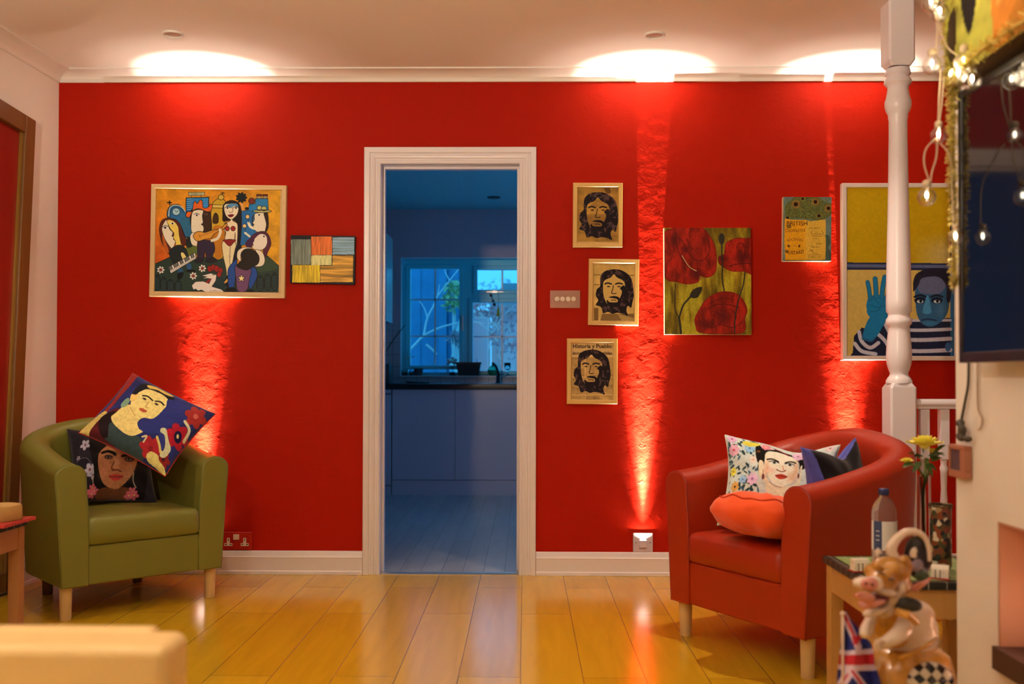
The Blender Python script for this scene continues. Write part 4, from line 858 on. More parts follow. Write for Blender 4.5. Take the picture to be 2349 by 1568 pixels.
b = B(); b.lathe([(.067, 0), (.066, .0015)], (c.x, c.y, TL+.012+zt_-.0005), 40); mk('cut_face', b, SLW, u)
b = B(); b.box(c.x-.14, c.x+.080, c.y-.12, c.y+.10, TL+.0005, TL+.0115)
tag(mk('booklet', b, mat('red_cover', (.55,.05,.04), .35, var=(30,.5)), bevel=.001), 'thin red patterned booklet under the wood slice on the left table', 'booklet')
# ================================================================== CREAM SOFA IN THE FOREGROUND
CRM = mat('cream_leather', (.84,.60,.26), .42, bump=(14, .15, .01), var=(3,.05))
u = thing('sofa', 'cream leather sofa seen only as a blurred corner at bottom left', 'sofa', (-.9, -3.6, 0))
k1 = onY(436, 1442, -3.36); print('sofa', k1)
hz = k1.z; x1 = k1.x
b = B(); b.box(-1.9, x1, -3.46, -3.36, .08, hz); mk('backrest', b, CRM, u, bevel=.018, bseg=4)
b = B(); b.box(-1.9, x1-.048, -3.38, -3.345, hz-.1, hz+.004); mk('back_cushion_edge', b, CRM, u, bevel=.012, bseg=3)
b = B(); b.box(-1.9, x1-.02, -4.2, -3.47, .12, .36); mk('seat', b, CRM, u, bevel=.03, bseg=4)
for x, y in ((-1.85, -3.42), (x1-.06, -3.42), (-1.85, -4.15), (x1-.08, -4.15)): b = B(); b.lathe([(.018, 0), (.022, .12)], (x, y, 0), 16); mk('leg', b, LEGD, u)
# ================================================================== THINGS ON THE RIGHT TABLE
DT = (TY0+TY1)/2
# water bottle
cw = onZ(2028, 1296, TH); Db = cw.y-CAMP.y; kb = Db/2284
u = thing('water_bottle', 'clear plastic water bottle with blue cap and white label on the right side table', 'bottle', (cw.x, cw.y, TH))
ztop = atD(2028, 1120, Db).z-TH; print('bottle', cw, ztop)
PLS = mat('clear_plastic', (.9,.85,.85), .08, trans=.9, ior=1.2); r_ = 27.5*kb
b = B(); b.smooth = True; b.lathe([(.001, .004), (r_*.8, 0), (r_, .008), (r_*.98, .03), (r_, .05), (r_, .095), (r_*.97, ztop*.60), (r_, ztop*.63), (r_*.97, ztop*.72), (r_*.8, ztop*.80), (r_*.5, ztop*.87), (r_*.36, ztop*.90), (r_*.36, ztop*.96)], (cw.x, cw.y, TH), 28); mk('body', b, PLS, u, smooth=True)
b = B(); b.smooth = True; b.lathe([(r_*.98, .002), (r_*.97, .09)], (cw.x, cw.y, TH+.001), 24); 
b = B(); b.smooth = True; b.lathe([(r_*.43, 0), (r_*.43, .015), (r_*.40, .018)], (cw.x, cw.y, TH+ztop-.018), 24); mk('cap', b, mat('navy_cap', (.02,.03,.12), .4), u)
def arc_label(a0_, a1_, z0_, z1_, rad, name, m, par):
    b = B(); b.smooth = True; n = 20; b.rings([[Vector((cw.x+rad*math.cos(a), cw.y+rad*math.sin(a), TH+z)) for a in np.linspace(a0_, a1_, n)] for z in (z0_, z1_)], False, False, closed=False); return mk(name, b, m, par)
lz0, lz1 = atD(2028, 1258, Db).z-TH, atD(2028, 1192, Db).z-TH
lb = arc_label(-PI*.98, .3, lz0, lz1, r_+.0012, 'label', mat('white_label', (.75,.72,.74), .5), u); arc_label(-PI*.88, -PI*.66, lz0, lz1, r_+.0018, 'label_panel', mat('navy_label', (.03,.05,.14), .5), lb)
b = B(); 
for i, t in enumerate((.35, .5, .66)):
    a = -PI*.76; b.add([Vector((cw.x+(r_+.0022)*math.cos(a+s*.14), cw.y+(r_+.0022)*math.sin(a+s*.14), TH+lz0+(lz1-lz0)*t+dz)) for s, dz in ((-1,-.001),(1,-.001),(1,.001),(-1,.001))], [(0,1,2,3)])
mk('label_mark', b, MATS['white_label'], lb)
# glass vase with a yellow flower
cv = onZ(2121, 1300, TH); Dv = cv.y-CAMP.y; kv = Dv/2284
u = thing('glass_vase', 'tall narrow clear glass vase on the right side table', 'vase', (cv.x, cv.y, TH)); vh = atD(2121, 1090, Dv).z-TH
VG = mat('thin_glass', (.95,.93,.9), .03, trans=1, ior=1.12)
b = B(); b.smooth = True; b.lathe([(.001, 0), (17*kv, 0), (18*kv, .01), (15*kv, vh*.5), (14*kv, vh), (12.6*kv, vh), (13.6*kv, vh*.5), (15.5*kv, .016), (.001, .014)], (cv.x, cv.y, TH), 24); mk('body', b, VG, u, smooth=True)
u = thing('rose_stem', 'yellow rose on a green stem standing in the glass vase', 'flower', (cv.x, cv.y, TH+.02))
def vp(px, py, dy=0): q = atD(px, py, Dv+dy); return q
STM = mat('green_stem', (.10,.14,.03), .5); LFG = mat('rose_leaf', (.045,.10,.02), .45, var=(20,.3)); YEL = mat('yellow_petal', (.92,.82,.14), .6, var=(40,.12)); RST = mat('reddish_stem', (.25,.06,.03), .5)
b = B(); b.smooth = True; b.tube([Vector((cv.x+.004, cv.y, TH+.018)), vp(2118, 1200), vp(2117, 1140), vp(2122, 1090), vp(2124, 1050)], .0042, 8); mk('stem', b, STM, u)
b = B(); b.smooth = True; b.tube([vp(2123, 1110), vp(2132, 1075), vp(2128, 1050)], .003, 8); b.tube([vp(2120, 1095), vp(2105, 1072), vp(2090, 1062)], .003, 8); mk('side_stem', b, STM, u)
R2 = random.Random(3)
def rose(c, r, name='bloom'):
    b = B(); b.smooth = True
    for ring, (n, rad, tilt, z) in enumerate(((3, .25, 80, .10), (5, .45, 65, .05), (7, .72, 42, 0), (9, 1.0, 18, -.06))):
        for k in range(n):
            a = 2*PI*k/n+ring*.5; d = Vector((math.cos(a), math.sin(a), 0)); s = Vector((-d.y, d.x, 0)); up = Vector((0,0,1)); t = math.radians(tilt); L = r*(.55+.25*(ring/3))
            o = c+d*r*rad*.35+up*r*z; g = []
            for i in range(4):
                f = i/3; row = []
                for j in range(5):
                    h_ = (j-2)/2; wdt = L*.55*math.sin(PI*(.25+.6*f)); row.append(o+d*(L*f*math.cos(t))+up*(L*f*math.sin(t)*.8+.12*L*h_*h_)+s*wdt*h_)
                g.append(row)
            vs = [p for row in g for p in row]; b.add(vs, [(i*5+j, i*5+j+1, i*5+j+6, i*5+j+5) for i in range(3) for j in range(4)])
    b.ell(c, (r*.34, r*.34, r*.30), nu=12, nv=8); return mk(name, b, YEL, u, smooth=True)
rose(vp(2121, 1019, -.01), 36*kv); rose(vp(2080, 1058, .01), 15*kv, 'small_bloom'); rose(vp(2138, 1034, .02), 11*kv, 'small_bloom'); rose(vp(2103, 1068, .02), 10*kv, 'small_bloom')
def leaf(b, a, d, L, w_, up):
    d = d.normalized(); s = d.cross(up).normalized(); n = 6; vs = []
    for i in range(n+1):
        f = i/n; h_ = w_*math.sin(PI*f**.8)*.5; m_ = a+d*L*f+up*(.15*L*math.sin(PI*f)); vs += [m_-s*h_, m_+up*(-.1*w_), m_+s*h_]
    b.add(vs, [(3*i+j, 3*i+j+1, 3*i+j+4, 3*i+j+3) for i in range(n) for j in range(2)])
for i, (ax, ay, dx, dz) in enumerate(((2118,1046,-1,.0),(2095,1062,-1,-.35),(2128,1046,1,.1),(2135,1058,1,.35),(2110,1052,-.6,.5),(2122,1060,.3,-.8),(2128,1062,.6,-.6),(2112,1058,-.5,-.7),(2138,1042,.8,.7),(2105,1048,-.8,.3),(2119,1040,-.2,.6),(2131,1052,.5,.2))):
    b = B(); b.smooth = True; leaf(b, vp(ax, ay), Vector((dx, -.45+.15*(i % 4), dz)), .034+.006*(i % 3), .020, Vector((0,-.5,1)).normalized()); mk('leaf', b, LFG, u)
u = thing('incense_stick', 'reddish wooden stick leaning in the glass vase beside the rose', 'stick', tuple(Vector((cv.x, cv.y, TH+.02)))); b = B(); b.tube([Vector((cv.x-.002, cv.y-.006, TH+.02)), vp(2112, 1092, .0)], .0022, 6); b2 = mk('stick', b, RST, u)
# mosaic candle glass
cm = onZ(2158, 1306, TH); Dm = cm.y-CAMP.y; km = Dm/2284; mh = atD(2158, 1158, Dm).z-TH
MZ = mat('mosaic_glass', (.3,.2,.1), .12); nt = MZ.node_tree; tc = nt.nodes.new('ShaderNodeTexCoord'); vo = nt.nodes.new('ShaderNodeTexVoronoi'); vo.inputs['Scale'].default_value = 75; cr = nt.nodes.new('ShaderNodeValToRGB')
cr.color_ramp.interpolation = 'CONSTANT'
for pos, col in ((0, (.015,.01,.01,1)), (.32, (.10,.05,.02,1)), (.5, (.30,.20,.10,1)), (.62, (.04,.05,.02,1)), (.74, (.55,.48,.38,1)), (.83, (.16,.04,.02,1))):
    e = cr.color_ramp.elements.new(pos) if pos else cr.color_ramp.elements[0]; e.color = col; e.position = pos
cr.color_ramp.elements[-1].color = (.02,.015,.015,1)
sxx = nt.nodes.new('ShaderNodeSeparateColor'); nt.links.new(tc.outputs['Object'], vo.inputs['Vector']); nt.links.new(vo.outputs['Color'], sxx.inputs[0]); nt.links.new(sxx.outputs[0], cr.inputs[0]); nt.links.new(cr.outputs[0], nt.nodes['Principled BSDF'].inputs['Base Color'])
u = thing('candle_holder', 'tall mosaic glass candle holder on the right side table behind the chimney corner', 'candle holder', (cm.x, cm.y, TH)); rm = 24*km
b = B(); b.smooth = True; b.lathe([(.001, 0), (rm*.8, 0), (rm, .012), (rm*.95, mh*.6), (rm*1.0, mh), (rm*.9, mh), (rm*.85, mh*.6), (rm*.85, .02), (.001, .018)], (cm.x, cm.y, TH), 24); mk('glass', b, MZ, u, smooth=True)
b = B(); b.smooth = True; b.rings([[Vector((cm.x+(rm*1.0+.002*math.sin(a*7)+dr)*math.cos(a), cm.y+(rm+.002*math.sin(a*7)+dr)*math.sin(a), TH+mh+z)) for a in np.linspace(0, 2*PI, 42, endpoint=False)] for dr, z in ((0, -.004), (.002, 0), (0, .004), (-.003, 0))], loop=True); mk('rim', b, mat('bronze_rim', (.12,.09,.05), .3, metal=.8), u)
# little ceramic blocks
CER = mat('white_ceramic', (.78,.72,.62), .15); CRD = mat('red_glaze', (.4,.03,.02), .2); CBK = mat('black_glaze', (.01,.01,.01), .2)
for (px, py), rz_, lab in (((1972, 1310), .15, 'small white ceramic trinket box with striped trim, left on the right side table'), ((2155, 1322), -.5, 'small white and red ceramic trinket box at the front right of the side table')):
    c = onZ(px, py, TH); M_ = Matrix.Translation(c) @ Matrix.Rotation(rz_, 4, 'Z')
    if py > 1320: c.y = TY0+.045; c.x = onZ(px, 1325, TH).x; M_ = Matrix.Translation(c) @ Matrix.Rotation(rz_, 4, 'Z')
    u = thing('trinket_box', lab, 'trinket box', tuple(c)); b = B(); b.box(-.022, .022, -.016, .016, 0, .024, M_); mk('box', b, CER, u, bevel=.003)
    b = B(); b.prism([(-.016, .024), (.016, .024), (.010, .036), (-.010, .036)], lambda y, z: M_ @ Vector((-.022, y, z)), lambda y, z: M_ @ Vector((.022, y, z))); mk('lid', b, CER, u, bevel=.002)
    for x in (-.012, .0): b = B(); b.box(x, x+.002, -.0165, .0165, 0, .0245, M_); mk('stripe', b, CBK, u)
    b = B(); b.box(-.0235, .0235, -.0175, .0175, 0, .004, M_); mk('base_trim', b, CRD, u)
# ================================================================== CERAMIC PIG FIGURE
DP = 2.16; kp = DP/2284
def g(x, y, dy=0):              # 4.041x enlargement, origin 1860,1180
    return atD(1860+x/4.041, 1180+y/4.041, DP+dy)
def rad(v): return v/4.041*kp
GLD = mat('gold_glaze', (.55,.27,.045), .25, var=(60,.35), coat=.5); GLB = mat('bronze_hair', (.44,.20,.03), .3, var=(45,.5), coat=.5); CW = mat('cream_glaze', (.78,.64,.52), .15, coat=.6, var=(12,.06)); PKM = mat('pink_glaze', (.66,.26,.22), .15, coat=.6); MOU = mat('dark_mouth_glaze', (.14,.02,.025), .3); BKG = mat('black_striped_glaze', (.02,.018,.016), .3, var=(90,.8)); DRK = mat('dark_glaze', (.012,.012,.02), .15, coat=.5)
u = thing('pig_figurine', 'laughing glazed pig figurine in gold and white beside the right side table', 'figurine', (g(900, 1200).x, -4.86+DP, 0))
def blob(name, parts, m, vox=.006, par=u):
    b = B()
    for p in parts:
        R_ = Matrix.Rotation(math.radians(p[4]) if len(p) > 4 else 0, 3, 'Y')
        b.ell(g(p[0], p[1], p[3] if len(p) > 3 else 0), tuple(rad(q) for q in p[2]), R_, 20, 14)
    return mk(name, b, m, par, remesh=vox)
# trunk: continuous from plinth to neck
bz = lambda z: (1600)
blob('body', [(930, 1120, (250, 200, 240), .03), (960, 950, (190, 160, 170), .03), (880, 1300, (300, 220, 200), .03), (1040, 1060, (140, 140, 170), .05), (800, 900, (150,130,120), .02)], CW)
def zc_(py4): return g(0, py4).z
cx_ = g(920, 1400); 
b = B(); b.smooth = True; zt4 = g(900, 1290).z
prof4 = [(.10, 0), (.115, .01), (.115, .03), (.10, .04), (.095, .10), (.105, .20), (.108, zt4-.06), (.095, zt4-.01), (.07, zt4+.01)]
b.lathe(prof4, (cx_.x, -4.86+DP+.04, 0), 32); mk('breeches', b, GLD, u, smooth=True)
CHK = mat('checker_glaze', (.8,.8,.75), .2, coat=.5); nt = CHK.node_tree; tc = nt.nodes.new('ShaderNodeTexCoord'); mp = nt.nodes.new('ShaderNodeMapping'); mp.inputs['Rotation'].default_value = (0, math.radians(42), 0); ck = nt.nodes.new('ShaderNodeTexChecker'); ck.inputs['Scale'].default_value = 1/rad(68); ck.inputs['Color1'].default_value = (.012,.01,.014,1); ck.inputs['Color2'].default_value = (.72,.66,.55,1)
cb2 = nt.nodes.new('ShaderNodeCombineXYZ'); sp2 = nt.nodes.new('ShaderNodeSeparateXYZ'); nt.links.new(tc.outputs['Object'], mp.inputs[0]); nt.links.new(mp.outputs[0], sp2.inputs[0]); nt.links.new(sp2.outputs[0], cb2.inputs[0]); nt.links.new(sp2.outputs[2], cb2.inputs[1]); nt.links.new(cb2.outputs[0], ck.inputs['Vector']); nt.links.new(ck.outputs[0], nt.nodes['Principled BSDF'].inputs['Base Color'])
b = B(); b.smooth = True; b.ell(g(1110, 1560, -.06), (rad(210), rad(120), rad(190)), nu=24, nv=16); mk('chequered_thigh', b, CHK, u, smooth=True)
blob('waistcoat', [(700, 1010, (170, 120, 120), -.03, 20), (880, 950, (130, 80, 70), -.05, 20), (640, 940, (110, 90, 60), -.03), (760, 1130, (150,110,110), -.02)], GLD)
b = B(); b.smooth = True; b.tube([g(820, 1330, -.10), g(960, 1270, -.115), g(1080, 1210, -.10), g(1165, 1150, -.05)], rad(20), 8); mk('belt', b, GLD, u)
# head
blob('head', [(720, 560, (190, 150, 165), -.05, 10), (640, 640, (150, 120, 110), -.08), (800, 640, (130,120,120), -.04), (560, 520, (70, 90, 60), -.05), (860, 480, (80, 80, 110), -.03)], GLB, .005)
blob('snout', [(500, 640, (115, 80, 60), -.13, 8), (590, 640, (80, 75, 75), -.13)], CW, .004)
blob('nose_disc', [(560, 640, (66, 30, 62), -.165, 12), (500, 640, (40, 25, 50), -.165)], PKM, .003)
for x, y in ((572, 648), (512, 640)): b = B(); b.smooth = True; b.ell(g(x, y, -.182), (rad(15), rad(10), rad(17)), nu=12, nv=8); mk('nostril', b, MOU, u)
blob('jaw', [(690, 900, (90, 80, 55), -.08, -20), (760, 780, (75, 70, 70), -.09, -50), (600, 890, (130, 80, 45), -.10, -18), (700, 720, (110,70,40), -.11, 8)], CW, .005)
blob('mouth', [(610, 780, (125, 70, 62), -.11, -8)], MOU, .004)
blob('tongue', [(500, 760, (100, 55, 38), -.16, 8), (580, 830, (120, 50, 28), -.15, -18), (520, 820, (90, 55, 40), -.14, -10)], PKM, .004)
for i, (x, y) in enumerate(((430, 745), (460, 735), (495, 735), (530, 742), (560, 755))): b = B(); b.smooth = True; b.ell(g(x, y, -.17), (rad(15), rad(12), rad(18)), nu=10, nv=8); mk('tooth', b, PKM, u)
for x, y, a in ((840, 690, 15), (640, 380, -20)):
    blob('ear', [(x, y, (42, 30, 80), -.09 if y > 500 else -.04, a)], CW, .004)
blob('hair_lock', [(700, 400, (80, 50, 36), -.07, 22)], BKG, .004)
blob('hair_curl', [(870, 430, (60, 50, 60), -.05), (720, 440, (130,60,60), -.08), (630, 470, (70,60,60), -.09), (780, 500, (80,60,60), -.11), (700, 560, (60,50,50), -.13)], GLB, .005)
for x, y in ((665, 545), (745, 600)): b = B(); b.smooth = True; b.ell(g(x, y, -.165), (rad(30), rad(10), rad(9)), Matrix.Rotation(.3, 3, 'Y'), 12, 8); mk('closed_eye', b, BKG, u)
# horn, plate-like dish behind the head
b = B(); b.smooth = True
hp = [(770, 400), (745, 330), (770, 260), (820, 200), (900, 160), (990, 165), (1060, 220), (1095, 320), (1100, 430)]
q = [Vector(c) for c in cat([tuple(g(x, y, .02)) for x, y in hp], 5, False)]; b.tube(q, [rad(55-38*i/(len(q)-1)) for i in range(len(q))], 12); mk('curved_horn', b, CW, u, smooth=True)
b = B(); b.smooth = True; b.ell(g(990, 400, .03), (rad(125), rad(25), rad(205)), Matrix.Rotation(-.12, 3, 'Y'), 28, 14); mk('dark_wing', b, DRK, u, smooth=True)
blob('wing_patch', [(950, 350, (36, 14, 60), -.005, 20), (965, 385, (26,14,24), -.005, 10)], CW, .003); 
b = B(); b.smooth = True; b.ell(g(985, 470, -.0), (rad(55), rad(14), rad(62)), Matrix.Rotation(.4, 3, 'Y'), 18, 10); mk('violet_patch', b, mat('violet_glaze', (.22,.17,.22), .25), u)
b = B(); b.smooth = True; b.ell(g(1030, 570, -.0), (rad(70), rad(16), rad(50)), None, 18, 10); mk('green_patch', b, mat('green_glaze', (.05,.08,.05), .25), u)
b = B(); b.smooth = True; b.tube([g(950, 690, .01), g(1030, 640, .0), g(1110, 585, .0)], [rad(34), rad(30), rad(14)], 10); mk('ribbon', b, PKM, u)
blob('epaulette', [(910, 830, (130, 55, 70), -.10, 10), (840, 850, (70, 50, 50), -.10)], BKG, .005)
# arms
def arm(name, pts, rr_, m=CW):
    b = B(); b.smooth = True; q = [Vector(c) for c in cat([tuple(g(*p)) for p in pts], 5, False)]; n = len(q)-1
    rs = np.interp(np.linspace(0, 1, n+1), np.linspace(0, 1, len(rr_)), rr_); b.tube(q, [rad(v) for v in rs], 14); b.ell(q[0], [rad(rr_[0])]*3, nu=14, nv=8); b.ell(q[-1], [rad(rr_[-1])]*3, nu=14, nv=8); return mk(name, b, m, u, remesh=.005)
arm('right_arm', [(880, 960, -.08), (850, 1070, -.13), (770, 1140, -.16), (650, 1200, -.17)], [70, 85, 70, 45]); arm('left_arm', [(560, 960, -.06), (520, 1060, -.10), (500, 1100, -.12)], [55, 65, 52])
b = B(); b.smooth = True; b.tube([g(800, 900, -.14), g(900, 930, -.175), g(980, 1000, -.15)], [rad(34), rad(42), rad(30)], 10); mk('sleeve_cuff', b, GLD, u, smooth=True)
for k, (ax, ay, bx, by) in enumerate(((650, 1190, 600, 1170), (645, 1205, 590, 1195), (640, 1218, 592, 1220), (650, 1232, 606, 1240), (672, 1180, 640, 1150))):
    b = B(); b.smooth = True; b.tube([g(ax, ay, -.175), g((ax+bx)/2, (ay+by)/2-4, -.19), g(bx, by, -.185)], [rad(17), rad(16), rad(11)], 8); mk('finger', b, CW, u)
# union flag on a stick
u = thing('union_flag', 'small Union Jack draped from a stick with a white ball, held by the pig figurine', 'flag', tuple(g(300, 920, -.05)))
P = Paint(150, 260, [(230,900),(640,900),(640,2100),(230,2100)], (34,34,84))
P.noise(.12, 8, 14, 3)
Wc, Rc = (205,165,190), (172,28,34)
P.line(Wc, 60, [(310,940),(400,1130),(440,1230)], sm=False); P.line(Rc, 22, [(320,940),(400,1120),(430,1190)], sm=False)
P.poly(Rc, [(380,1130),(480,1110),(460,1160),(400,1215)], sm=False)
P.poly(Wc, [(200,1235),(340,1260),(640,1235),(640,1440),(360,1450),(200,1420)], sm=False); P.poly(Rc, [(200,1285),(340,1300),(640,1285),(640,1390),(360,1392),(200,1385)], sm=False)
P.line(Wc, 90, [(370,1440),(280,1580),(120,1800)], sm=False); P.line(Wc, 60, [(380,1440),(470,1560),(640,1780)], sm=False); P.line(Rc, 26, [(385,1450),(480,1580),(640,1800)], sm=False); P.line(Rc, 20, [(340,1480),(240,1640)], sm=False)
P.poly(Wc, [(560,1440),(600,1430),(700,1600),(680,1640)], sm=False)
ed = [(900, 300, 335), (960, 300, 350), (1050, 296, 430), (1130, 290, 500), (1200, 284, 560), (1300, 270, 580), (1400, 258, 590), (1500, 250, 630), (1700, 244, 680), (2100, 250, 720)]
ey, el, er = zip(*ed)
def flagf(U, V):
    Yc = 900+V*1200; l_ = np.interp(Yc, ey, el); r__ = np.interp(Yc, ey, er); Xc = l_+(r__-l_)*U
    dd = -.045+.016*np.sin(U*9+V*2)*np.clip(V*3, 0, 1)-.03*np.sin(PI*U)*V
    base = CR @ Vector((0,0,-1)); px_ = 1860+Xc/4.041; py_ = 1180+Yc/4.041
    d = np.stack([(px_-1174.5)/F, -(py_-784)/F+SHY*2349/F, -np.ones_like(px_)], -1) @ np.array(CR).T
    s = ((DP+dd)/d[..., 1])[..., None]; q = d*s+np.array(CAMP); return q[..., 0], q[..., 1], q[..., 2]
# colours are read where the cloth lies
l2 = np.interp(P.Y, ey, el); r2 = np.interp(P.Y, ey, er); Xw = l2+(r2-l2)*P.U
P2 = Paint(150, 260, [(230,900),(640,900),(640,2100),(230,2100)], (34,34,84)); P2.X = Xw; P2.Y = P.Y.copy()
P2.noise(.12, 8, 14, 3)
for a_ in (0,):
    P2.line(Wc, 64, [(300,920),(400,1130),(440,1230)], sm=False); P2.line(Rc, 26, [(310,920),(400,1120),(430,1190)], sm=False); P2.poly(Rc, [(380,1130),(480,1110),(460,1160),(400,1215)], sm=False)
    P2.poly(Wc, [(200,1235),(340,1260),(640,1235),(640,1440),(360,1450),(200,1420)], sm=False); P2.poly(Rc, [(200,1285),(340,1300),(640,1285),(640,1390),(360,1392),(200,1385)], sm=False)
    P2.line(Wc, 90, [(370,1440),(280,1580),(120,1800)], sm=False); P2.line(Wc, 60, [(380,1440),(470,1560),(640,1780)], sm=False); P2.line(Rc, 26, [(385,1450),(480,1580),(640,1800)], sm=False); P2.line(Rc, 20, [(340,1480),(240,1640)], sm=False)
FL = vcol_mat('flag_cloth', .8); o = paint_mesh('cloth', P2, flagf, FL, u, smooth=True); sm_ = o.modifiers.new('t', 'SOLIDIFY'); sm_.thickness = .0015
b = B(); b.smooth = True; b.tube([g(296, 920, -.05), g(296, 1500, -.04), Vector((g(290, 1800, -.03).x, -4.86+DP-.03, .0))], .003, 8); mk('stick', b, CW, u)
b = B(); b.smooth = True; b.ell(g(295, 918, -.05), (rad(24),)*3, nu=16, nv=10); mk('ball_finial', b, CW, u)
# ================================================================== CHIMNEY BREAST: TV, PICTURE, FIRE, CABLES
TVX = 1.02; a = atD(2196, 213, 2.34); tz1 = a.z; tz0 = atD(2200, 832, 2.34).z; ty1 = a.y; tvx = a.x
tvL = 1.10; d_ = Vector((.02, -1, 0)).normalized(); n_ = Vector((-1, -.02, 0)).normalized()
MT = Matrix(((*d_, 0), (0, 0, 1, 0), (*n_, 0), (0,0,0,1))).transposed(); MT = Matrix.Translation(Vector((tvx+.0, ty1, 0))) @ MT
print('tv', tvx, ty1, tz0, tz1)
TVB = mat('black_tv_plastic', (.010,.009,.011), .3); TVS = mat('black_tv_screen', (.006,.005,.008), .06, spec=.8)
u = thing('television', 'large black flat television on the chimney breast at the right edge', 'television', (tvx+.03, ty1-tvL/2, tz0))
b = B(); b.box(0, tvL, tz0, tz1, -.045, -.004, MT); mk('casing', b, TVB, u, bevel=.006)
b = B(); bz_ = .018
b.box(0, bz_, tz0, tz1, -.006, .0, MT); b.box(tvL-bz_, tvL, tz0, tz1, -.006, 0, MT); b.box(bz_, tvL-bz_, tz1-bz_, tz1, -.006, 0, MT); b.box(bz_, tvL-bz_, tz0, tz0+bz_*1.3, -.006, 0, MT); mk('bezel', b, TVB, u, bevel=.002)
b = B(); b.box(bz_, tvL-bz_, tz0+bz_, tz1-bz_, -.0055, -.003, MT); mk('screen', b, TVS, u)
b = B(); b.box(tvL*.4, tvL*.6, (tz0+tz1)/2-.1, (tz0+tz1)/2+.1, -(XC-tvx)+.0145, -.045, MT); mk('wall_bracket', b, TVB, u)
# canvas above the TV
ax0 = XC-.105
P = Paint(150, 110, [(0,0),(150,0),(150,110),(0,110)], (196,168,58))
P.poly((200,110,25), [(38,0),(150,0),(150,110),(38,110)], sm=False); P.poly((70,40,22), [(40,0),(150,0),(150,14),(110,30),(70,52),(52,40),(38,20)]); P.poly((222,120,30), [(40,70),(70,52),(110,32),(150,22),(150,34),(110,60),(60,92),(40,108)])
P.poly((150,60,25), [(90,85),(150,40),(150,110),(60,110)]); P.poly((35,25,18), [(16,0),(24,8),(22,32),(14,38),(16,18)]); P.poly((60,70,50), [(24,26),(36,16),(38,24),(28,34)]); P.poly((30,20,14), [(13,68),(24,66),(26,84),(20,96),(14,84)]); P.poly((50,35,20), [(0,48),(8,34),(10,38),(2,54)]); P.poly((70,45,20), [(3,84),(9,82),(8,104),(2,98)])
P.line((225,150,60), 3, [(42,92),(80,68),(120,45),(150,34)]); P.noise(.22, 14, 9, 6)
ay1 = atD(2166, 100, 2.36).y; aw = .95; az0 = atD(2200, 196, 2.36).z; ah = .62
def canv(U, V): return np.full_like(U, ax0-.0008), ay1-U*aw, az0+ah*(1-V)
u = thing('canvas_painting', 'abstract yellow, orange and brown canvas hung above the television', 'painting', (ax0, ay1-aw/2, az0))
CAN = vcol_mat('painted_canvas', .6, bump=(250,.15,.001))
b = B(); b.box(ax0, XC-.001, ay1-aw, ay1, az0, az0+ah); mk('stretcher', b, mat('canvas_edge', (.10,.06,.03), .7), u); paint_mesh('painted_face', P, canv, CAN, u, flip=True, k=.6)
# tinsel garland round the canvas
GT = mat('gold_tinsel', (.85,.72,.22), .35, metal=.6)
u = thing('tinsel_garland', 'gold tinsel garland round the canvas and down the edge of the television', 'garland', (ax0-.02, ay1, az0)); u2 = u
b = B(); rn = random.Random(2)
pts = [atD(2180, -40, 2.36), atD(2176, 60, 2.36), atD(2184, 150, 2.345), atD(2188, 195, 2.345), atD(2184, 330, 2.345), atD(2188, 480, 2.345), atD(2191, 660, 2.345)]
pts2 = [atD(2190, 195, 2.34), Vector((ax0-.03, ay1-.16, az0-.002)), Vector((ax0-.03, ay1-.34, az0+.0)), Vector((ax0-.03, ay1-.6, az0))]
for pl, n, L in ((pts, 3000, .024), (pts2, 800, .026)):
    q = [Vector(c) for c in cat([tuple(p) for p in pl], 12, False)]
    for i in range(n):
        t = rn.random()*(len(q)-1); k = int(t); c = q[k].lerp(q[min(k+1, len(q)-1)], t-k); d = Vector((rn.gauss(0,1), rn.gauss(0,1), rn.gauss(0,1))).normalized(); s = d.orthogonal().normalized()*.0016; l_ = L*rn.uniform(.5,1.1)*(.7 if pl is pts and k > 40 else 1)
        b.add([c-s, c+s, c+d*l_+s, c+d*l_-s], [(0,1,2,3)])
    b.tube(q, .002, 5)
o = mk('strands', b, GT, u, fixn=False); o['kind'] = 'stuff'
# string of lights
u = thing('string_lights', 'string of round glass fairy bulbs hanging beside the television', 'string lights', tuple(atD(2140, 10, 2.3)))
WIR = mat('clear_wire', (.75,.60,.38), .3, trans=.3); FIL = mat('lit_filament', (1,.9,.7), .4, emit=((1,.86,.62), 30)); BG = mat('bulb_glass', (1,.96,.9), .02, trans=1, ior=1.06); nt = BG.node_tree; tb = nt.nodes.new('ShaderNodeBsdfTransparent'); gg = nt.nodes.new('ShaderNodeBsdfGlossy'); gg.inputs['Roughness'].default_value = .08
lw = nt.nodes.new('ShaderNodeLayerWeight'); lw.inputs[0].default_value = .35; ms = nt.nodes.new('ShaderNodeMixShader'); nt.links.new(lw.outputs['Facing'], ms.inputs[0]); nt.links.new(tb.outputs[0], ms.inputs[1]); nt.links.new(gg.outputs[0], ms.inputs[2]); nt.links.new(ms.outputs[0], nt.nodes['Material Output'].inputs[0])
def wire(pp, r=.0016, nm='wire'):
    b = B(); b.smooth = True; b.tube([Vector(c) for c in cat([tuple(atD(x, y, D)) for x, y, D in pp], 6, False)], r, 6); mk(nm, b, WIR, u)
wire([(2132, -20, 2.25), (2150, 60, 2.25), (2148, 110, 2.26), (2157, 160, 2.26), (2154, 230, 2.26), (2152, 300, 2.26)]); wire([(2165, 175, 2.27), (2160, 240, 2.27), (2152, 300, 2.26)])
wire([(2150, 315, 2.26), (2125, 340, 2.26), (2120, 375, 2.26), (2133, 418, 2.26)]); wire([(2150, 320, 2.26), (2148, 360, 2.26), (2138, 395, 2.26), (2134, 425, 2.26)]); wire([(2158, 330, 2.27), (2180, 360, 2.27), (2184, 430, 2.3), (2188, 540, 2.3)])
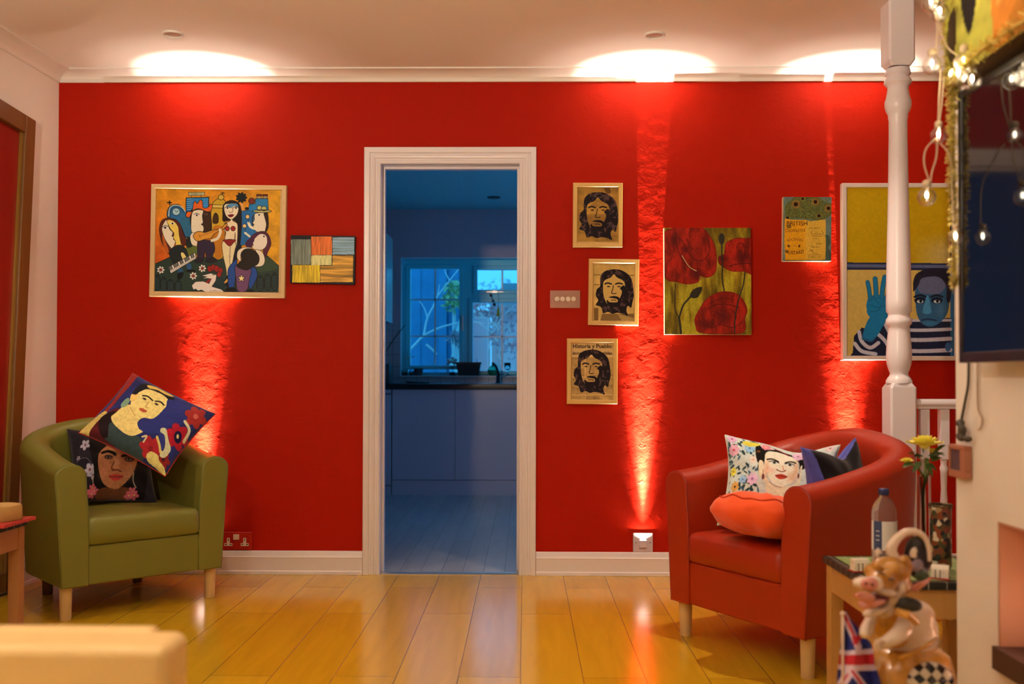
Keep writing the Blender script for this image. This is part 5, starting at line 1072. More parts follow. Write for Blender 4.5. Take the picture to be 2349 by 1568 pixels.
wire([(2138, -10, 2.25), (2155, 60, 2.25), (2175, 110, 2.22), (2210, 140, 2.2), (2225, 200, 2.2)])
def bulb(px, py, D, r=.0205, on=1, up=(0,0,1)):
    c = atD(px, py, D); upv = Vector(up).normalized(); M_ = upv.to_track_quat('Z', 'Y').to_matrix().to_4x4(); bb = None
    b = B(); b.smooth = True; b.lathe([(.0008, -r), (r*.5, -r*.87), (r*.87, -r*.5), (r, 0), (r*.87, r*.5), (r*.55, r*.86), (r*.42, r*1.1), (r*.40, r*1.4)], c, 20, M_); o_ = mk('bulb', b, BG, u, smooth=True)
    b = B(); b.smooth = True; b.lathe([(r*.44, r*1.15), (r*.44, r*1.7), (r*.2, r*1.9)], c, 14, M_); mk('bulb_cap', b, WIR, o_)
    b = B(); b.smooth = True; b.ell(c+upv*r*.25, (.003, .003, .0075), M_.to_3x3(), 10, 8); mk('filament', b, FIL, o_)
for args in ((2138, 150, 2.24), (2126, 452, 2.26), (2153, 312, 2.25, .018), (2212, 142, 2.18), (2198, 172, 2.2), (2230, 185, 2.18), (2136, 8, 2.24), (2156, 30, 2.24), (2192, 545, 2.29, .017)): bulb(*args)
l = bpy.data.lights.new('fairy_glow', 'POINT'); l.energy = .4; l.color = (1,.78,.5); l.shadow_soft_size = .03; o = bpy.data.objects.new('fairy_glow', l); C.objects.link(o); o.location = atD(2175, 165, 2.2)
# cable and wires under the TV
xw = XC-.006
u = thing('hanging_cable', 'dark television cable hanging down the chimney breast to a plug', 'cable', tuple(onX(2210, 900, xw)))
b = B(); b.smooth = True; b.tube([Vector(c) for c in cat([tuple(onX(x, y, xw-.004)) for x, y in ((2222, 825), (2221, 880), (2214, 920), (2205, 965))], 6, False)], .0035, 8); mk('cable', b, mat('dark_cable', (.05,.04,.03), .5), u)
b = B(); b.smooth = True
for (x, y), r in (((2203, 970), .011), ((2207, 985), .012), ((2205, 1000), .014), ((2220, 1006), .009)): b.ell(onX(x, y, xw-.014), (.012, r, r), nu=12, nv=8)
mk('plug', b, MATS['dark_cable'], u, remesh=.003)
b = B(); b.smooth = True; b.tube([Vector(c) for c in cat([tuple(onX(x, y, xw-.001)) for x, y in ((2242, 830), (2243, 930), (2253, 960), (2250, 980), (2244, 985))], 6, False)], .0022, 6); tag(mk('hanging_wire', b, mat('taupe_wire', (.40,.30,.22), .5)), 'thin pale wire looping down the chimney breast right of the dark cable', 'wire')
# small framed mirror on the corner
c0, c1_ = onX(2178, 1017, XC), onX(2212, 1095, XC)
c0 = atD(2171, 1018, 2.50); u = thing('small_picture_frame', 'little brown framed picture hung at the chimney corner below the cable', 'picture frame', (XC-.02, c1_.y, c1_.z))
zt5, zb5 = onX(2192, 1020, XC-.02).z, onX(2192, 1094, XC-.02).z; y15, y05 = YC-.003, onX(2213, 1050, XC-.02).y
b = B(); t_ = .018
x0_, x1_ = XC-.022, XC-.001
b.box(x0_, x1_, y05, y15, zt5-t_*.6, zt5); b.box(x0_, x1_, y05, y15, zb5, zb5+t_); b.box(x0_, x1_, y05, y05+t_*1.4, zb5+t_, zt5-t_*.6); b.box(x0_, x1_, y15-t_*.4, y15, zb5+t_, zt5-t_*.6); mk('frame', b, wood('reddish_frame', (.30,.11,.06), (.38,.15,.08)), u, bevel=.002)
b = B(); b.box(x0_+.004, x1_, y05+t_, y15-t_*.4, zb5+t_*.8, zt5-t_*.6); mk('dark_picture', b, mat('dark_glossy_picture', (.08,.05,.06), .15), u)
# fire
u = thing('wall_fire', 'inset wall fire with a dark ledge and glowing pebbles in the chimney breast', 'fireplace', (XC+.1, (fy0+fy1)/2, fz0))
COP = mat('copper_liner', (.50,.24,.14), .4)
b = B(); b.box(XC+.002, XC+.215, fy1-.006, fy1-.0005, fz0, fz1); mk('side_liner', b, COP, u); b = B(); b.box(XC+.002, XC+.215, fy0, fy1-.006, fz1-.006, fz1-.0005); mk('top_liner', b, COP, u)
b = B(); b.box(XC+.20, XC+.218, fy0, fy1-.006, fz0, fz1-.006); mk('back_liner', b, COP, u)
b = B(); b.box(XC-.012, XC+.18, fy0, fy1-.001, fz0-.0, fz0+.0015); b.box(XC-.014, XC-.0005, fy0-.02, fy1+.001, onC(2291, 1533).z, fz0+.002); mk('ledge', b, mat('dark_brown_ledge', (.06,.025,.02), .5), u, bevel=.0005)
EMB = mat('glowing_pebbles', (.9,.7,.6), .5, emit=((1,.62,.42), 1.6)); rn = random.Random(4)
for k in range(14):
    b = B(); b.smooth = True; yy = fy1-.10-k*.042; b.ell((XC+.09+rn.uniform(-.03,.03), yy, fz0+.026), (.03, .028, .026), nu=12, nv=8); mk('pebble', b, EMB, u)
l = bpy.data.lights.new('fire_glow', 'POINT'); l.energy = .45; l.color = (1,.5,.3); l.shadow_soft_size = .04; o = bpy.data.objects.new('fire_glow', l); C.objects.link(o); o.location = (XC+.08, fy1-.20, fz0+.09)
# ================================================================== PICTURES ON THE RED WALL
def wallrect(q, y):
    p = [onY(x, yy, y) for x, yy in q]; c = sum(p, Vector())/4
    X = ((p[1]-p[0])+(p[2]-p[3]))/2; a = math.atan2(X.z, X.x); w_ = X.length; h_ = (((p[0]-p[3])+(p[1]-p[2]))/2).length
    return c, a, w_, h_
def quad_fn(q, y):                      # surface that fills the measured quadrilateral on a plane parallel to the wall
    p = [np.array(onY(x, yy, y)) for x, yy in q]
    def f(U, V):
        P_ = sum(w_[..., None]*p[i] for i, w_ in enumerate(((1-U)*(1-V), U*(1-V), U*V, (1-U)*V))); return P_[..., 0], P_[..., 1], P_[..., 2]
    return f
def frame_bars(outer, fw, depth, m, parent, names=True):
    c, a, w_, h_ = wallrect(outer, -depth); M_ = Matrix.Translation(c) @ Matrix.Rotation(-a, 4, 'Y')
    W2, H2 = w_/2, h_/2; prof = [(0, 0), (0, -depth+.003), (.003, -depth), (fw-.003, -depth), (fw, -depth+.003), (fw, 0)]   # inward, depth
    for nm, s in (('frame_top', 0), ('frame_right', 1), ('frame_bottom', 2), ('frame_left', 3)):
        cs = [(-W2, H2), (W2, H2), (W2, -H2), (-W2, -H2)]; p0, p1 = cs[s], cs[(s+1) % 4]
        inn = [(1,-1), (-1,-1), (-1,1), (1,1)]; i0, i1 = inn[s], inn[(s+1) % 4]; b = B()
        b.rings([[M_ @ Vector((p[0]+ii[0]*d, depth+t*1.0-.0003*0, p[1]+ii[1]*d)) for d, t in prof] for p, ii in ((p0, i0), (p1, i1))])
        mk('frame_bar', b, m, parent)
    return c, a, w_, h_, M_
PF = wood('pale_frame_wood', (.66,.47,.22), (.74,.56,.29), rough=.4, axis='X'); PF2 = wood('golden_frame_wood', (.62,.40,.11), (.70,.47,.15), rough=.4, axis='Z')
ARTM = vcol_mat('painted_surface', .45, bump=(180,.12,.001), spec=.2); PAPER = vcol_mat('printed_paper', .6, spec=.15)
# ---- 1. painting of musicians (4.517x, origin 320,400)
def a1(x, y): return 320+x/4.517, 400+y/4.517
OUT = [a1(*p) for p in ((123,98),(1525,112),(1500,1280),(93,1262))]; INN = [(168,147),(1462,160),(1440,1222),(143,1208)]
P = Paint(520, 430, INN, (206,124,22))
P.put((slice(None), slice(None)), np.clip(1-P.U*2.2, 0, 1)*np.clip(P.V*1.6-.1, 0, 1)*.8, (176,52,14)); P.put((slice(None), slice(None)), np.clip(P.U*3-2.1, 0, 1)*.7, (205,145,26)); P.noise(.16, 14, 12, 5)
K = (28,18,16); O = (K, 5)
P.poly((150,70,16), [(560,300),(900,420),(900,900),(640,900)], a=.4)
# hills
P.poly((44,58,44), [(130,940),(300,862),(460,780),(600,860),(820,850),(1050,980),(1150,900),(1300,820),(1460,960),(1460,1240),(130,1240)], sm=False, ol=O)
P.poly((92,98,40), [(450,780),(560,730),(620,800),(560,850),(470,830)]); P.poly((30,42,34), [(480,700),(540,560),(560,720),(500,760)])
P.poly((70,82,46), [(1300,850),(1440,960),(1250,1010),(1160,960)], a=.5); P.poly((30,50,52), [(750,1060),(900,1080),(860,1200),(700,1150)], a=.6)
# blue arch building
P.poly((38,92,124), [(290,440),(300,350),(350,312),(420,320),(480,390),(530,440),(540,560),(520,620),(480,650),(440,560),(380,470)], ol=(K,7)); P.line((190,180,150), 8, [(303,430),(312,352),(360,318),(430,332),(478,388)])
P.line(K, 4, [(320,440),(330,360),(365,335),(420,345),(460,392)]); P.ell((150,170,165), 380, 385, 40, 38, ol=(K,5)); P.line(K, 4, [(380,388),(405,375)], sm=False); P.line(K, 4, [(380,388),(370,372)], sm=False)
P.line(K, 12, [(312,275),(312,312)], sm=False); P.line(K, 14, [(292,290),(330,292)], sm=False); P.poly((40,90,110), [(420,470),(540,440),(560,600),(500,640)])
# Habana building
P.poly((36,104,146), [(483,243),(718,235),(716,380),(483,385)], sm=False, ol=(K,8))
for i in range(6): P.line((120,165,180), 5, [(495,258+i*21),(545+6*(i%2),252+i*21)], sm=False); P.line((20,60,100), 6, [(495,268+i*21),(548,264+i*21)], sm=False); P.line((90,140,165), 4, [(655,256+i*21),(708,258+i*21)], sm=False)
P.poly((178,162,112), [(508,186),(675,184),(674,216),(510,220)], sm=False, ol=(K,4)); P.text('HABANA', (60,55,45), 591, 202, 17, 120); P.line(K, 5, [(540,220),(540,240)], sm=False); P.line(K, 5, [(640,218),(640,238)], sm=False)
# yellow dome tower
P.poly((190,140,32), [(752,330),(770,280),(830,246),(875,262),(895,300),(880,420),(890,560),(880,700),(860,860),(770,860),(750,640),(740,420)], ol=O); P.ell((200,150,50), 846, 236, 30, 28, ol=O); P.line(K, 5, [(755,312),(890,318)], sm=False); P.line(K, 5, [(752,345),(880,350)], sm=False)
for i in range(8): P.line((225,190,110), 4, [(758+i*16,340),(766+i*16,318),(774+i*16,340)], sm=False)
P.line(K, 7, [(862,180),(862,212)], sm=False); P.line(K, 7, [(846,192),(880,192)], sm=False); P.poly((70,40,12), [(762,500),(766,430),(790,398),(815,430),(812,500)], ol=O); P.poly((176,92,20), [(760,560),(860,540),(885,650),(850,850),(780,850)], a=.8)
# palm, blue buildings
P.line((200,140,90), 14, [(1058,280),(1072,372)], sm=False); 
for k in range(9): a_ = 2*PI*k/9; P.ell((26,30,28), 1056+36*math.cos(a_), 240+34*math.sin(a_), 26, 16, math.degrees(a_))
P.ell((26,30,28), 1056, 238, 34); P.poly((36,104,140), [(1056,380),(1130,370),(1135,310),(1200,300),(1200,250),(1330,248),(1335,360),(1300,560),(1180,700),(1040,740),(1050,560)], sm=False, ol=O)
P.ell((120,40,26), 1162, 275, 32, ol=O); 
for x in (1240, 1302): P.poly((165,135,80), [(x-22,250),(x-20,215),(x+20,215),(x+22,250)], sm=False, ol=O); P.poly((120,30,20), [(x-28,222),(x-26,206),(x+26,206),(x+26,222)], sm=False, ol=O)
P.poly((30,76,120), [(1060,400),(1180,390),(1170,600),(1050,720)], a=.6); P.ell((30,20,20), 1112, 352, 22, 16)
# centre woman
P.poly((34,18,18), [(862,420),(868,320),(920,275),(975,270),(1030,300),(1055,380),(1056,560),(1040,760),(1030,840),(990,780),(1020,560),(985,480),(900,480),(865,480)], ol=O)
P.poly((222,186,140), [(880,520),(900,500),(940,480),(945,440),(965,440),(968,480),(1010,505),(1018,560),(1012,700),(1000,760),(985,700),(990,600),(985,680),(890,680),(895,600),(880,580)], ol=(K,3))
P.poly((224,190,145), [(876,330),(900,305),(1000,302),(1026,340),(1018,400),(990,440),(950,465),(905,438),(882,390)], ol=(K,3)); P.poly((80,120,140), [(900,320),(950,300),(1010,305),(1025,345),(985,325),(950,345),(905,330)])
for ex in (912, 1000): P.ell((230,210,170), ex, 346, 26, 12); P.ell(K, ex, 346, 11); P.line(K, 5, [(ex-30,348),(ex,330),(ex+28,346)])
P.line((150,90,60), 5, [(962,345),(966,385),(940,395),(930,385)]); P.poly((110,20,22), [(914,422),(940,412),(960,410),(982,418),(960,440),(935,442)])
for x in (909, 970): P.ell((150,32,26), x, 560, 24, 25, ol=(K,4))
P.poly((222,186,130), [(868,690),(990,690),(1000,900),(980,1000),(985,1100),(950,1180),(905,1120),(900,1000),(860,800)], ol=(K,4)); P.poly((135,26,24), [(872,676),(994,676),(970,712),(940,742),(912,730),(885,700)], ol=(K,3)); P.line(K, 4, [(940,750),(935,900),(945,960)])
P.poly((30,26,34), [(1000,740),(1060,740),(1020,860),(1000,960),(960,1180),(880,1130),(900,1060),(950,960)]); P.poly((200,140,50), [(880,1115),(915,1075),(918,1100),(890,1125)])
# singer left (guitar man)
P.poly((44,24,18), [(530,380),(600,350),(690,350),(735,400),(748,560),(720,620),(640,600),(540,560)], ol=O); P.poly((222,190,148), [(545,400),(600,366),(660,375),(652,420),(655,470),(665,500),(640,515),(665,540),(660,590),(620,640),(560,620),(535,560)], ol=(K,3))
P.poly((62,34,22), [(662,375),(730,410),(735,560),(680,600),(655,500),(668,440)]); P.ell((230,212,180), 592, 420, 26, 15); P.ell(K, 594, 422, 11); P.line(K, 5, [(566,412),(595,402),(620,415)]); P.ell((120,90,70), 690, 412, 20, 11); P.ell(K, 690, 412, 9)
P.poly((205,84,22), [(480,420),(500,385),(545,380),(560,300),(575,275),(600,300),(625,265),(650,275),(660,340),(700,345),(740,310),(756,330),(735,380),(690,382),(620,355),(560,370),(520,440),(490,440)], ol=O)
P.poly((224,194,150), [(525,640),(560,600),(620,660),(600,700),(640,700),(630,730),(580,740),(540,720)], ol=(K,3)); P.poly((52,34,52), [(610,690),(700,680),(765,700),(780,780),(760,830),(730,880),(700,880),(680,800),(660,890),(610,890),(600,780)], ol=O)
P.poly((205,130,40), [(556,640),(590,595),(640,590),(680,600),(760,575),(840,560),(880,520),(905,505),(905,530),(860,570),(780,610),(740,660),(680,670),(600,690)], ol=O); P.line((120,60,20), 4, [(620,640),(840,565)], sm=False); P.line((120,60,20), 4, [(615,625),(630,655)], sm=False)
P.line((224,194,150), 28, [(750,685),(810,660),(838,600),(834,572)]); P.poly((40,30,36), [(570,890),(640,872),(650,910),(590,915)], ol=(K,3)); P.poly((40,30,36), [(680,900),(740,860),(790,870),(800,900),(740,915)], ol=(K,3))
# left woman (keyboard)
P.poly((92,34,22), [(205,560),(230,480),(290,450),(360,465),(420,510),(450,600),(490,690),(460,740),(420,680),(380,560),(330,780),(300,820),(250,740),(220,660)], ol=O); P.poly((176,80,24), [(240,620),(300,780),(290,810),(250,740)])
P.poly((224,196,150), [(232,560),(260,490),(282,475),(310,560),(345,600),(335,640),(362,640),(350,670),(372,690),(358,740),(350,780),(310,740),(260,660)], ol=(K,3)); P.poly((222,176,72), [(285,475),(350,480),(400,540),(410,620),(430,740),(380,740),(372,690),(350,655),(358,610),(320,560)], ol=(K,3))
P.ell((232,214,180), 266, 550, 28, 17, -15); P.ell(K, 266, 550, 13); P.ell((232,214,160), 340, 506, 25, 14, 10); P.ell(K, 342, 507, 11); P.line(K, 5, [(238,548),(262,528),(295,538)])
P.poly((34,38,36), [(310,800),(370,740),(440,735),(490,790),(500,870),(440,900),(370,920),(330,880)], ol=O); P.poly((215,180,100), [(430,815),(455,812),(490,870),(460,890),(440,860)])
P.poly((225,212,185), [(296,960),(575,808),(590,868),(325,1025)], sm=False, ol=O)
for i in range(17):
    t = i/17; x0, y0 = 300+t*275, 962-t*150; P.line(K, 4, [(x0, y0),(x0+22, y0+52)], sm=False)
    if i % 7 not in (2, 6): P.line(K, 9, [(x0+9, y0-3),(x0+20, y0+26)], sm=False)
P.poly((40,76,100), [(395,990),(440,970),(450,1020),(410,1030)]); P.poly((22,20,20), [(390,1060),(400,1020),(455,1015),(440,1070),(400,1092)]); P.poly((40,76,110), [(490,930),(535,930),(530,1000),(500,990)]); P.poly((22,20,20), [(495,985),(560,985),(580,1000),(560,1012),(490,1008)])
# right: maraca player, profile man with hat, drummer
P.poly((224,194,150), [(1190,420),(1215,400),(1310,398),(1325,470),(1320,580),(1270,610),(1210,590),(1190,560),(1175,530),(1188,520),(1172,500),(1190,470)], ol=(K,4)); P.poly((46,26,18), [(1290,400),(1325,400),(1336,480),(1330,560),(1300,600),(1315,520),(1300,450)], ol=O); P.line((46,26,18), 10, [(1185,420),(1168,470),(1176,540),(1190,600)]); P.ell((232,214,180), 1240, 418, 24, 11); P.ell(K, 1240, 418, 10)
P.ell((178,158,92), 1270, 380, 100, 15, ol=O); P.ell((182,164,96), 1243, 347, 26, 26, ol=O); P.ell((182,164,96), 1290, 352, 28, 24, ol=O); P.line(K, 10, [(1222,368),(1320,368)], sm=False)
P.poly((36,96,140), [(1100,560),(1190,570),(1210,620),(1160,650),(1090,600)], a=.8); P.line((224,194,150), 26, [(1190,560),(1150,540),(1130,500)]); P.ell((222,170,100), 1120, 437, 21, 22, ol=(K,4)); P.line(K, 5, [(1125,458),(1132,500)], sm=False); P.ell((222,170,100), 1088, 533, 21, 21, ol=(K,4)); P.line(K, 5, [(1092,552),(1100,590)], sm=False); P.line((224,194,150), 22, [(1095,605),(1140,640)])
P.poly((86,30,52), [(1140,720),(1160,640),(1220,600),(1290,590),(1340,630),(1362,720),(1330,800),(1300,860),(1280,760),(1310,680),(1230,640),(1190,700),(1170,720)], ol=O)
P.poly((226,190,156), [(1195,660),(1250,615),(1310,630),(1325,700),(1300,760),(1250,785),(1190,775),(1165,750),(1180,730),(1170,710),(1185,690)], ol=(K,4)); P.ell((232,214,180), 1290, 640, 24, 13, 30); P.ell(K, 1290, 640, 10); P.poly((70,30,60), [(1100,700),(1160,650),(1180,700),(1150,760),(1100,740)])
P.poly((224,194,150), [(1010,860),(1020,790),(1080,755),(1160,760),(1120,790),(1060,800),(1050,880),(1065,900),(1040,900)], ol=(K,4)); P.poly((224,194,150), [(1200,780),(1270,800),(1300,880),(1280,940),(1220,955),(1150,940),(1160,905),(1215,910),(1240,860)], ol=(K,4))
P.poly((34,64,120), [(920,980),(960,920),(1010,880),(1000,1000),(980,1160),(930,1180),(915,1080)], ol=O); P.poly((34,64,120), [(1150,960),(1200,970),(1222,1040),(1190,1130),(1150,1190),(1130,1130)], ol=O)
P.poly((112,66,90), [(1000,940),(1150,975),(1140,1080),(1110,1200),(1020,1205),(1000,1080)], ol=O); P.poly((44,30,22), [(1050,830),(1090,775),(1170,775),(1235,840),(1230,920),(1160,965),(1100,990),(1010,950),(1060,880)], ol=O)
st_ = []
for k in range(10): r = 44 if k % 2 == 0 else 18; a_ = -PI/2+PI*k/5; st_.append((1056+r*math.cos(a_), 1076+r*math.sin(a_)))
P.poly((228,200,120), st_, sm=False, ol=(K,4)); P.poly((20,18,20), [(890,1215),(910,1175),(980,1170),(1010,1215)]); P.poly((20,18,20), [(1110,1215),(1130,1190),(1180,1195),(1185,1218)])
# rooster
P.poly((222,205,190), [(540,1150),(580,1110),(660,1105),(720,1130),(745,1080),(700,1075),(640,1080),(700,1060),(640,1048),(740,1022),(800,1040),(790,1100),(750,1160),(850,1190),(880,1220),(690,1220),(640,1195),(610,1205),(580,1185),(560,1195)], sm=False, ol=(K,4))
for x, y, r in ((730,975,28),(765,962,26),(800,975,28),(838,995,26),(826,1035,24)): P.ell((150,30,24), x, y, r, r*1.2, ol=(K,3))
P.poly((150,30,24), [(690,1110),(740,1075),(725,1110),(700,1125)]); P.ell(K, 768, 1036, 14, 10); P.ell((200,190,160), 768, 1036, 8, 6); P.text('FUSTER 07', (150,110,80), 788, 1208, 22, 120)
for x, y in ((220,988),(652,972),(558,1050)):
    for k in range(7): a_ = 2*PI*k/7; P.ell((215,198,175), x+27*math.cos(a_), y+27*math.sin(a_), 15, 11, math.degrees(a_), ol=(K,2))
    P.ell((150,40,30), x, y, 13)
for x, y, rx_, ry_ in ((180,1120,38,80),(250,1140,36,76),(322,1155,40,70),(400,1160,36,64),(1252,1130,40,84),(1328,1115,38,88),(1400,1110,38,94)):
    P.ell((34,44,40), x, y, rx_, ry_, 0, ol=(K,5))
    for k in range(5): P.line((80,95,85), 3, [(x-rx_*.6, y-ry_*.6+k*ry_*.3),(x, y-ry_*.4+k*ry_*.3),(x+rx_*.6, y-ry_*.6+k*ry_*.3)], sm=False)
P.noise(.06, 90, 80, 12)
u = thing('framed_painting', 'framed painting of musicians and a rooster hung above the green armchair', 'painting', tuple(wallrect(OUT, -.02)[0]))
FBR = frame_bars(OUT, .0225, .028, PF, u); b = B(); b.box(-FBR[2]/2+.012, FBR[2]/2-.012, .016, .0275, -FBR[3]/2+.012, FBR[3]/2-.012, FBR[4]); mk('backing', b, MATS['pale_frame_wood'], u)
paint_mesh('picture', P, quad_fn([a1(*p) for p in INN], -.0135), ARTM, u)
# ---- 2. small canvas of coloured blocks (same enlargement)
Q = [(1567,628),(2237,638),(2228,1140),(1557,1122)]
P = Paint(270, 205, Q, (26,18,22))
def blk(col, x0, y0, x1, y1, vert, seed):
    P.poly(col, [(x0,y0),(x1,y0),(x1,y1),(x0,y1)], sm=False); sl, m = P.mask([(x0,y0),(x1,y0),(x1,y1),(x0,y1)])
    t = P.noise(0, 60 if vert else 3, 3 if vert else 60, seed)[sl]; P.I[sl] = np.where(m[..., None], P.I[sl]*(1+.32*t[..., None]), P.I[sl])
blk((118,116,94), 1570, 672, 1772, 934, 1, 1); blk((215,100,38), 1777, 642, 1992, 832, 1, 2); blk((130,148,150), 1998, 650, 2224, 828, 0, 3); blk((205,185,110), 1776, 836, 1988, 938, 1, 4)
P.poly((196,135,50), [(1996,840),(2214,840),(2210,1114),(1870,1114),(1870,944),(1996,944)], sm=False); sl, m = P.mask([(1870,944),(1996,944),(1996,840),(2214,840),(2210,1114),(1870,1114)]); t = P.noise(0, 2, 26, 8)[sl]; P.I[sl] = np.where(m[..., None], P.I[sl]*(1+.5*t[..., None]), P.I[sl])
blk((205,160,34), 1584, 938, 1866, 1118, 1, 5)
def canvas(lab, quad_px, P, depth, edge, cat_='painting'):
    u = thing('canvas_picture', lab, cat_, tuple(wallrect(quad_px, -depth)[0])); b = B(); f = [onY(*p, -depth) for p in quad_px]; c = sum(f, Vector())/4
    b.rings([[v for v in f], [Vector((v.x, -.0005, v.z)) for v in f]]); mk('stretcher', b, edge, u); paint_mesh('painted_face', P, quad_fn(quad_px, -depth-.0008), ARTM, u); return u
EB = mat('black_canvas_edge', (.015,.012,.012), .6); ECR = mat('cream_canvas_edge', (.66,.58,.34), .6); EBL = mat('blue_grey_edge', (.25,.28,.24), .6)
canvas('small canvas of coloured rectangles on black, left of the doorway', [a1(*p) for p in Q], P, .022, EB)
# ---- 3. three newsprint prints with a generic long-haired head
def newsprint(P, seed, dens):
    rn = random.Random(seed); x0, y0, x1, y1 = 200, 160, 1110, 1400
    for i in range(dens):
        x, y = rn.uniform(x0, x1), rn.uniform(y0, y1); w_ = rn.uniform(40, 220)
        for j in range(rn.randint(2, 7)): P.line((95,62,30), 5, [(x, y+j*13),(x+w_, y+j*13)], sm=False, a=.45)
def head(P, dx, dy, s, faceblank, seed):
    T = lambda L_: [((x-640)*s+640+dx, (y-780)*s+780+dy) for x, y in L_]
    D_ = (34,22,24); A = P.I.copy()
    hair = [(330,560),(350,420),(440,330),(600,290),(760,300),(900,370),(1000,480),(1040,640),(1060,860),(1030,1010),(1000,1120),(930,1080),(900,1180),(930,1290),(820,1250),(700,1230),(600,1250),(500,1210),(400,1240),(350,1110),(240,1060),(290,960),(240,860),(260,730),(330,660)]
    P.poly(D_, T(hair)); sl, m = P.mask(T(cat(hair))); t = P.noise(0, 16, 18, seed)[sl]; P.I[sl] = np.where((m & (t > .22))[..., None], P.I[sl]+np.array([52,34,26]), P.I[sl])
    face = T(cat([(400,590),(450,520),(560,470),(630,400),(700,470),(830,540),(870,640),(850,760),(790,880),(740,1000),(690,1070),(600,1090),(510,1060),(440,960),(400,800)]))
    sl, m = P.mask(face); P.I[sl] = np.where(m[..., None], (np.array([196,146,72]) if faceblank else A[sl]*(1.05)), P.I[sl])
    L = lambda w_, pts: P.line(D_, w_*s, T(pts))
    L(30, [(440,610),(500,590),(575,612)]); L(30, [(670,612),(730,592),(810,610)])
    for ex in (515, 740): P.ell(D_, *T([(ex, 665)])[0], 40*s, 15*s); 
    L(16, [(620,640),(600,740),(580,800),(620,822),(680,812)]); P.poly(D_, T([(520,900),(600,872),(700,880),(760,930),(740,1040),(690,1090),(600,1110),(510,1070),(470,980),(500,960),(540,1000),(700,1000),(700,940),(620,920)])); L(14, [(570,962),(620,955),(680,965)])
    P.poly(D_, T([(760,700),(850,640),(880,760),(820,900),(760,1040),(740,960),(790,840),(800,760)]))
PR = [((1300,405), 8.96, ((130,122),(1155,127),(1150,1458),(128,1455)), ((228,208),(1060,208),(1055,1335),(222,1332)), (160,108,40), 0, 'upper framed newsprint print of a long-haired head, darkest of the three right of the doorway'),
      ((1340,585), 9.22, ((98,72),(1166,85),(1152,1490),(86,1475)), ((195,165),(1072,178),(1062,1392),(200,1385)), (196,146,72), 1, 'middle framed print of a long-haired head with a blank pale face, beside the dimmer switch'),
      ((1290,770), 9.5, ((103,57),(1208,57),(1204,1492),(95,1483)), ((200,150),(1112,150),(1108,1395),(195,1392)), (176,126,66), 0, 'lowest framed newsprint print, with a Spanish headline above a long-haired head')]
for i, (o_, s_, ou_, inn_, bgc, blank, lab) in enumerate(PR):
    P = Paint(230, 310, list(inn_), bgc); P.noise(.12, 5, 6, i)
    if i == 0: newsprint(P, 3, 90); P.poly((105,66,28), [(770,230),(880,230),(900,330),(820,340)]); P.line((215,170,90), 8, [(395,768),(850,768)], sm=False); P.poly((120,76,30), [(395,775),(850,775),(800,900),(700,1080),(500,1070),(420,930)], a=.6)
    if i == 1:
        for x0, x1, y in ((225,520,205),(750,1010,212)): P.line((120,80,36), 9, [(x0, y),(x1, y)], sm=False, a=.6)
        for x0, x1, y in ((215,340,420),(215,320,630),(940,1060,430)): P.line((90,58,28), 16, [(x0, y),(x1, y)], sm=False, a=.8)
        P.poly((120,78,36), [(210,1120),(300,1120),(300,1380),(210,1380)], sm=False); P.poly((130,90,44), [(380,1240),(1060,1240),(1060,1385),(340,1385)], sm=False); P.poly((170,125,64), [(700,1240),(1060,1330),(1060,1385),(800,1385)], sm=False)
    if i == 2:
        newsprint(P, 9, 80); P.poly((196,146,84), [(195,150),(1112,150),(1112,470),(195,470)], sm=False)
        P.text('Historia y Pueblo:', (70,44,26), 660, 222, 84, 862, bold=.03); P.text('únicos e indestructibles', (58,34,22), 655, 375, 66, 860, bold=.03)
        P.line((205,155,90), 12, [(195,898),(1112,898)], sm=False); P.line((205,155,90), 14, [(495,470),(495,898)], sm=False); P.line((205,155,90), 14, [(195,1285),(1112,1285)], sm=False); P.line((205,155,90), 10, [(500,1285),(500,1395)], sm=False)
    head(P, 0 if i else 10, 0 if i else 20, .98, blank, i+5)
    if i == 2: pass
    TT_ = lambda p: (o_[0]+p[0]/s_, o_[1]+p[1]/s_)
    u = thing('framed_print', lab, 'framed print', tuple(wallrect([TT_(p) for p in ou_], -.02)[0]))
    c, a, w_, h_, M_ = frame_bars([TT_(p) for p in ou_], .0215, .022, PF2, u)
    b = B(); b.box(-w_/2+.012, w_/2-.012, .012, .0215, -h_/2+.012, h_/2-.012, M_); mk('backing', b, PF2, u)
    paint_mesh('print', P, quad_fn([TT_(p) for p in inn_], -.0115), PAPER, u)
# ---- 4. poppies (2.85x, origin 1240,400)
def a3(x, y): return 1240+x/2.85, 400+y/2.85
Q = [(808,348),(1374,348),(1380,1047),(812,1045)]
P = Paint(330, 405, Q, (132,100,16)); P.noise(.6, 16, 3, 3); t = P.noise(0, 10, 3, 9); P.put((slice(None), slice(None)), np.clip(t*1.6, 0, .75), (176,150,30)); P.put((slice(None), slice(None)), np.clip(-t*1.3, 0, .6), (88,64,14))
def poppy(pts, seed, lines, dark):
    P.poly((140,24,11), pts, ol=((120,20,10), 5)); sl, m = P.mask(cat(pts)); t = P.noise(0, 22, 9, seed)[sl]; P.I[sl] = np.where(m[..., None], P.I[sl]*(1+.38*t[..., None]), P.I[sl])
    for w_, L_ in lines: P.line((84,14,10), w_, L_, a=.85)
    for x, y, rx_, ry_ in dark: P.ell((80,12,12), x, y, rx_, ry_, 0, soft=.7, a=.75)
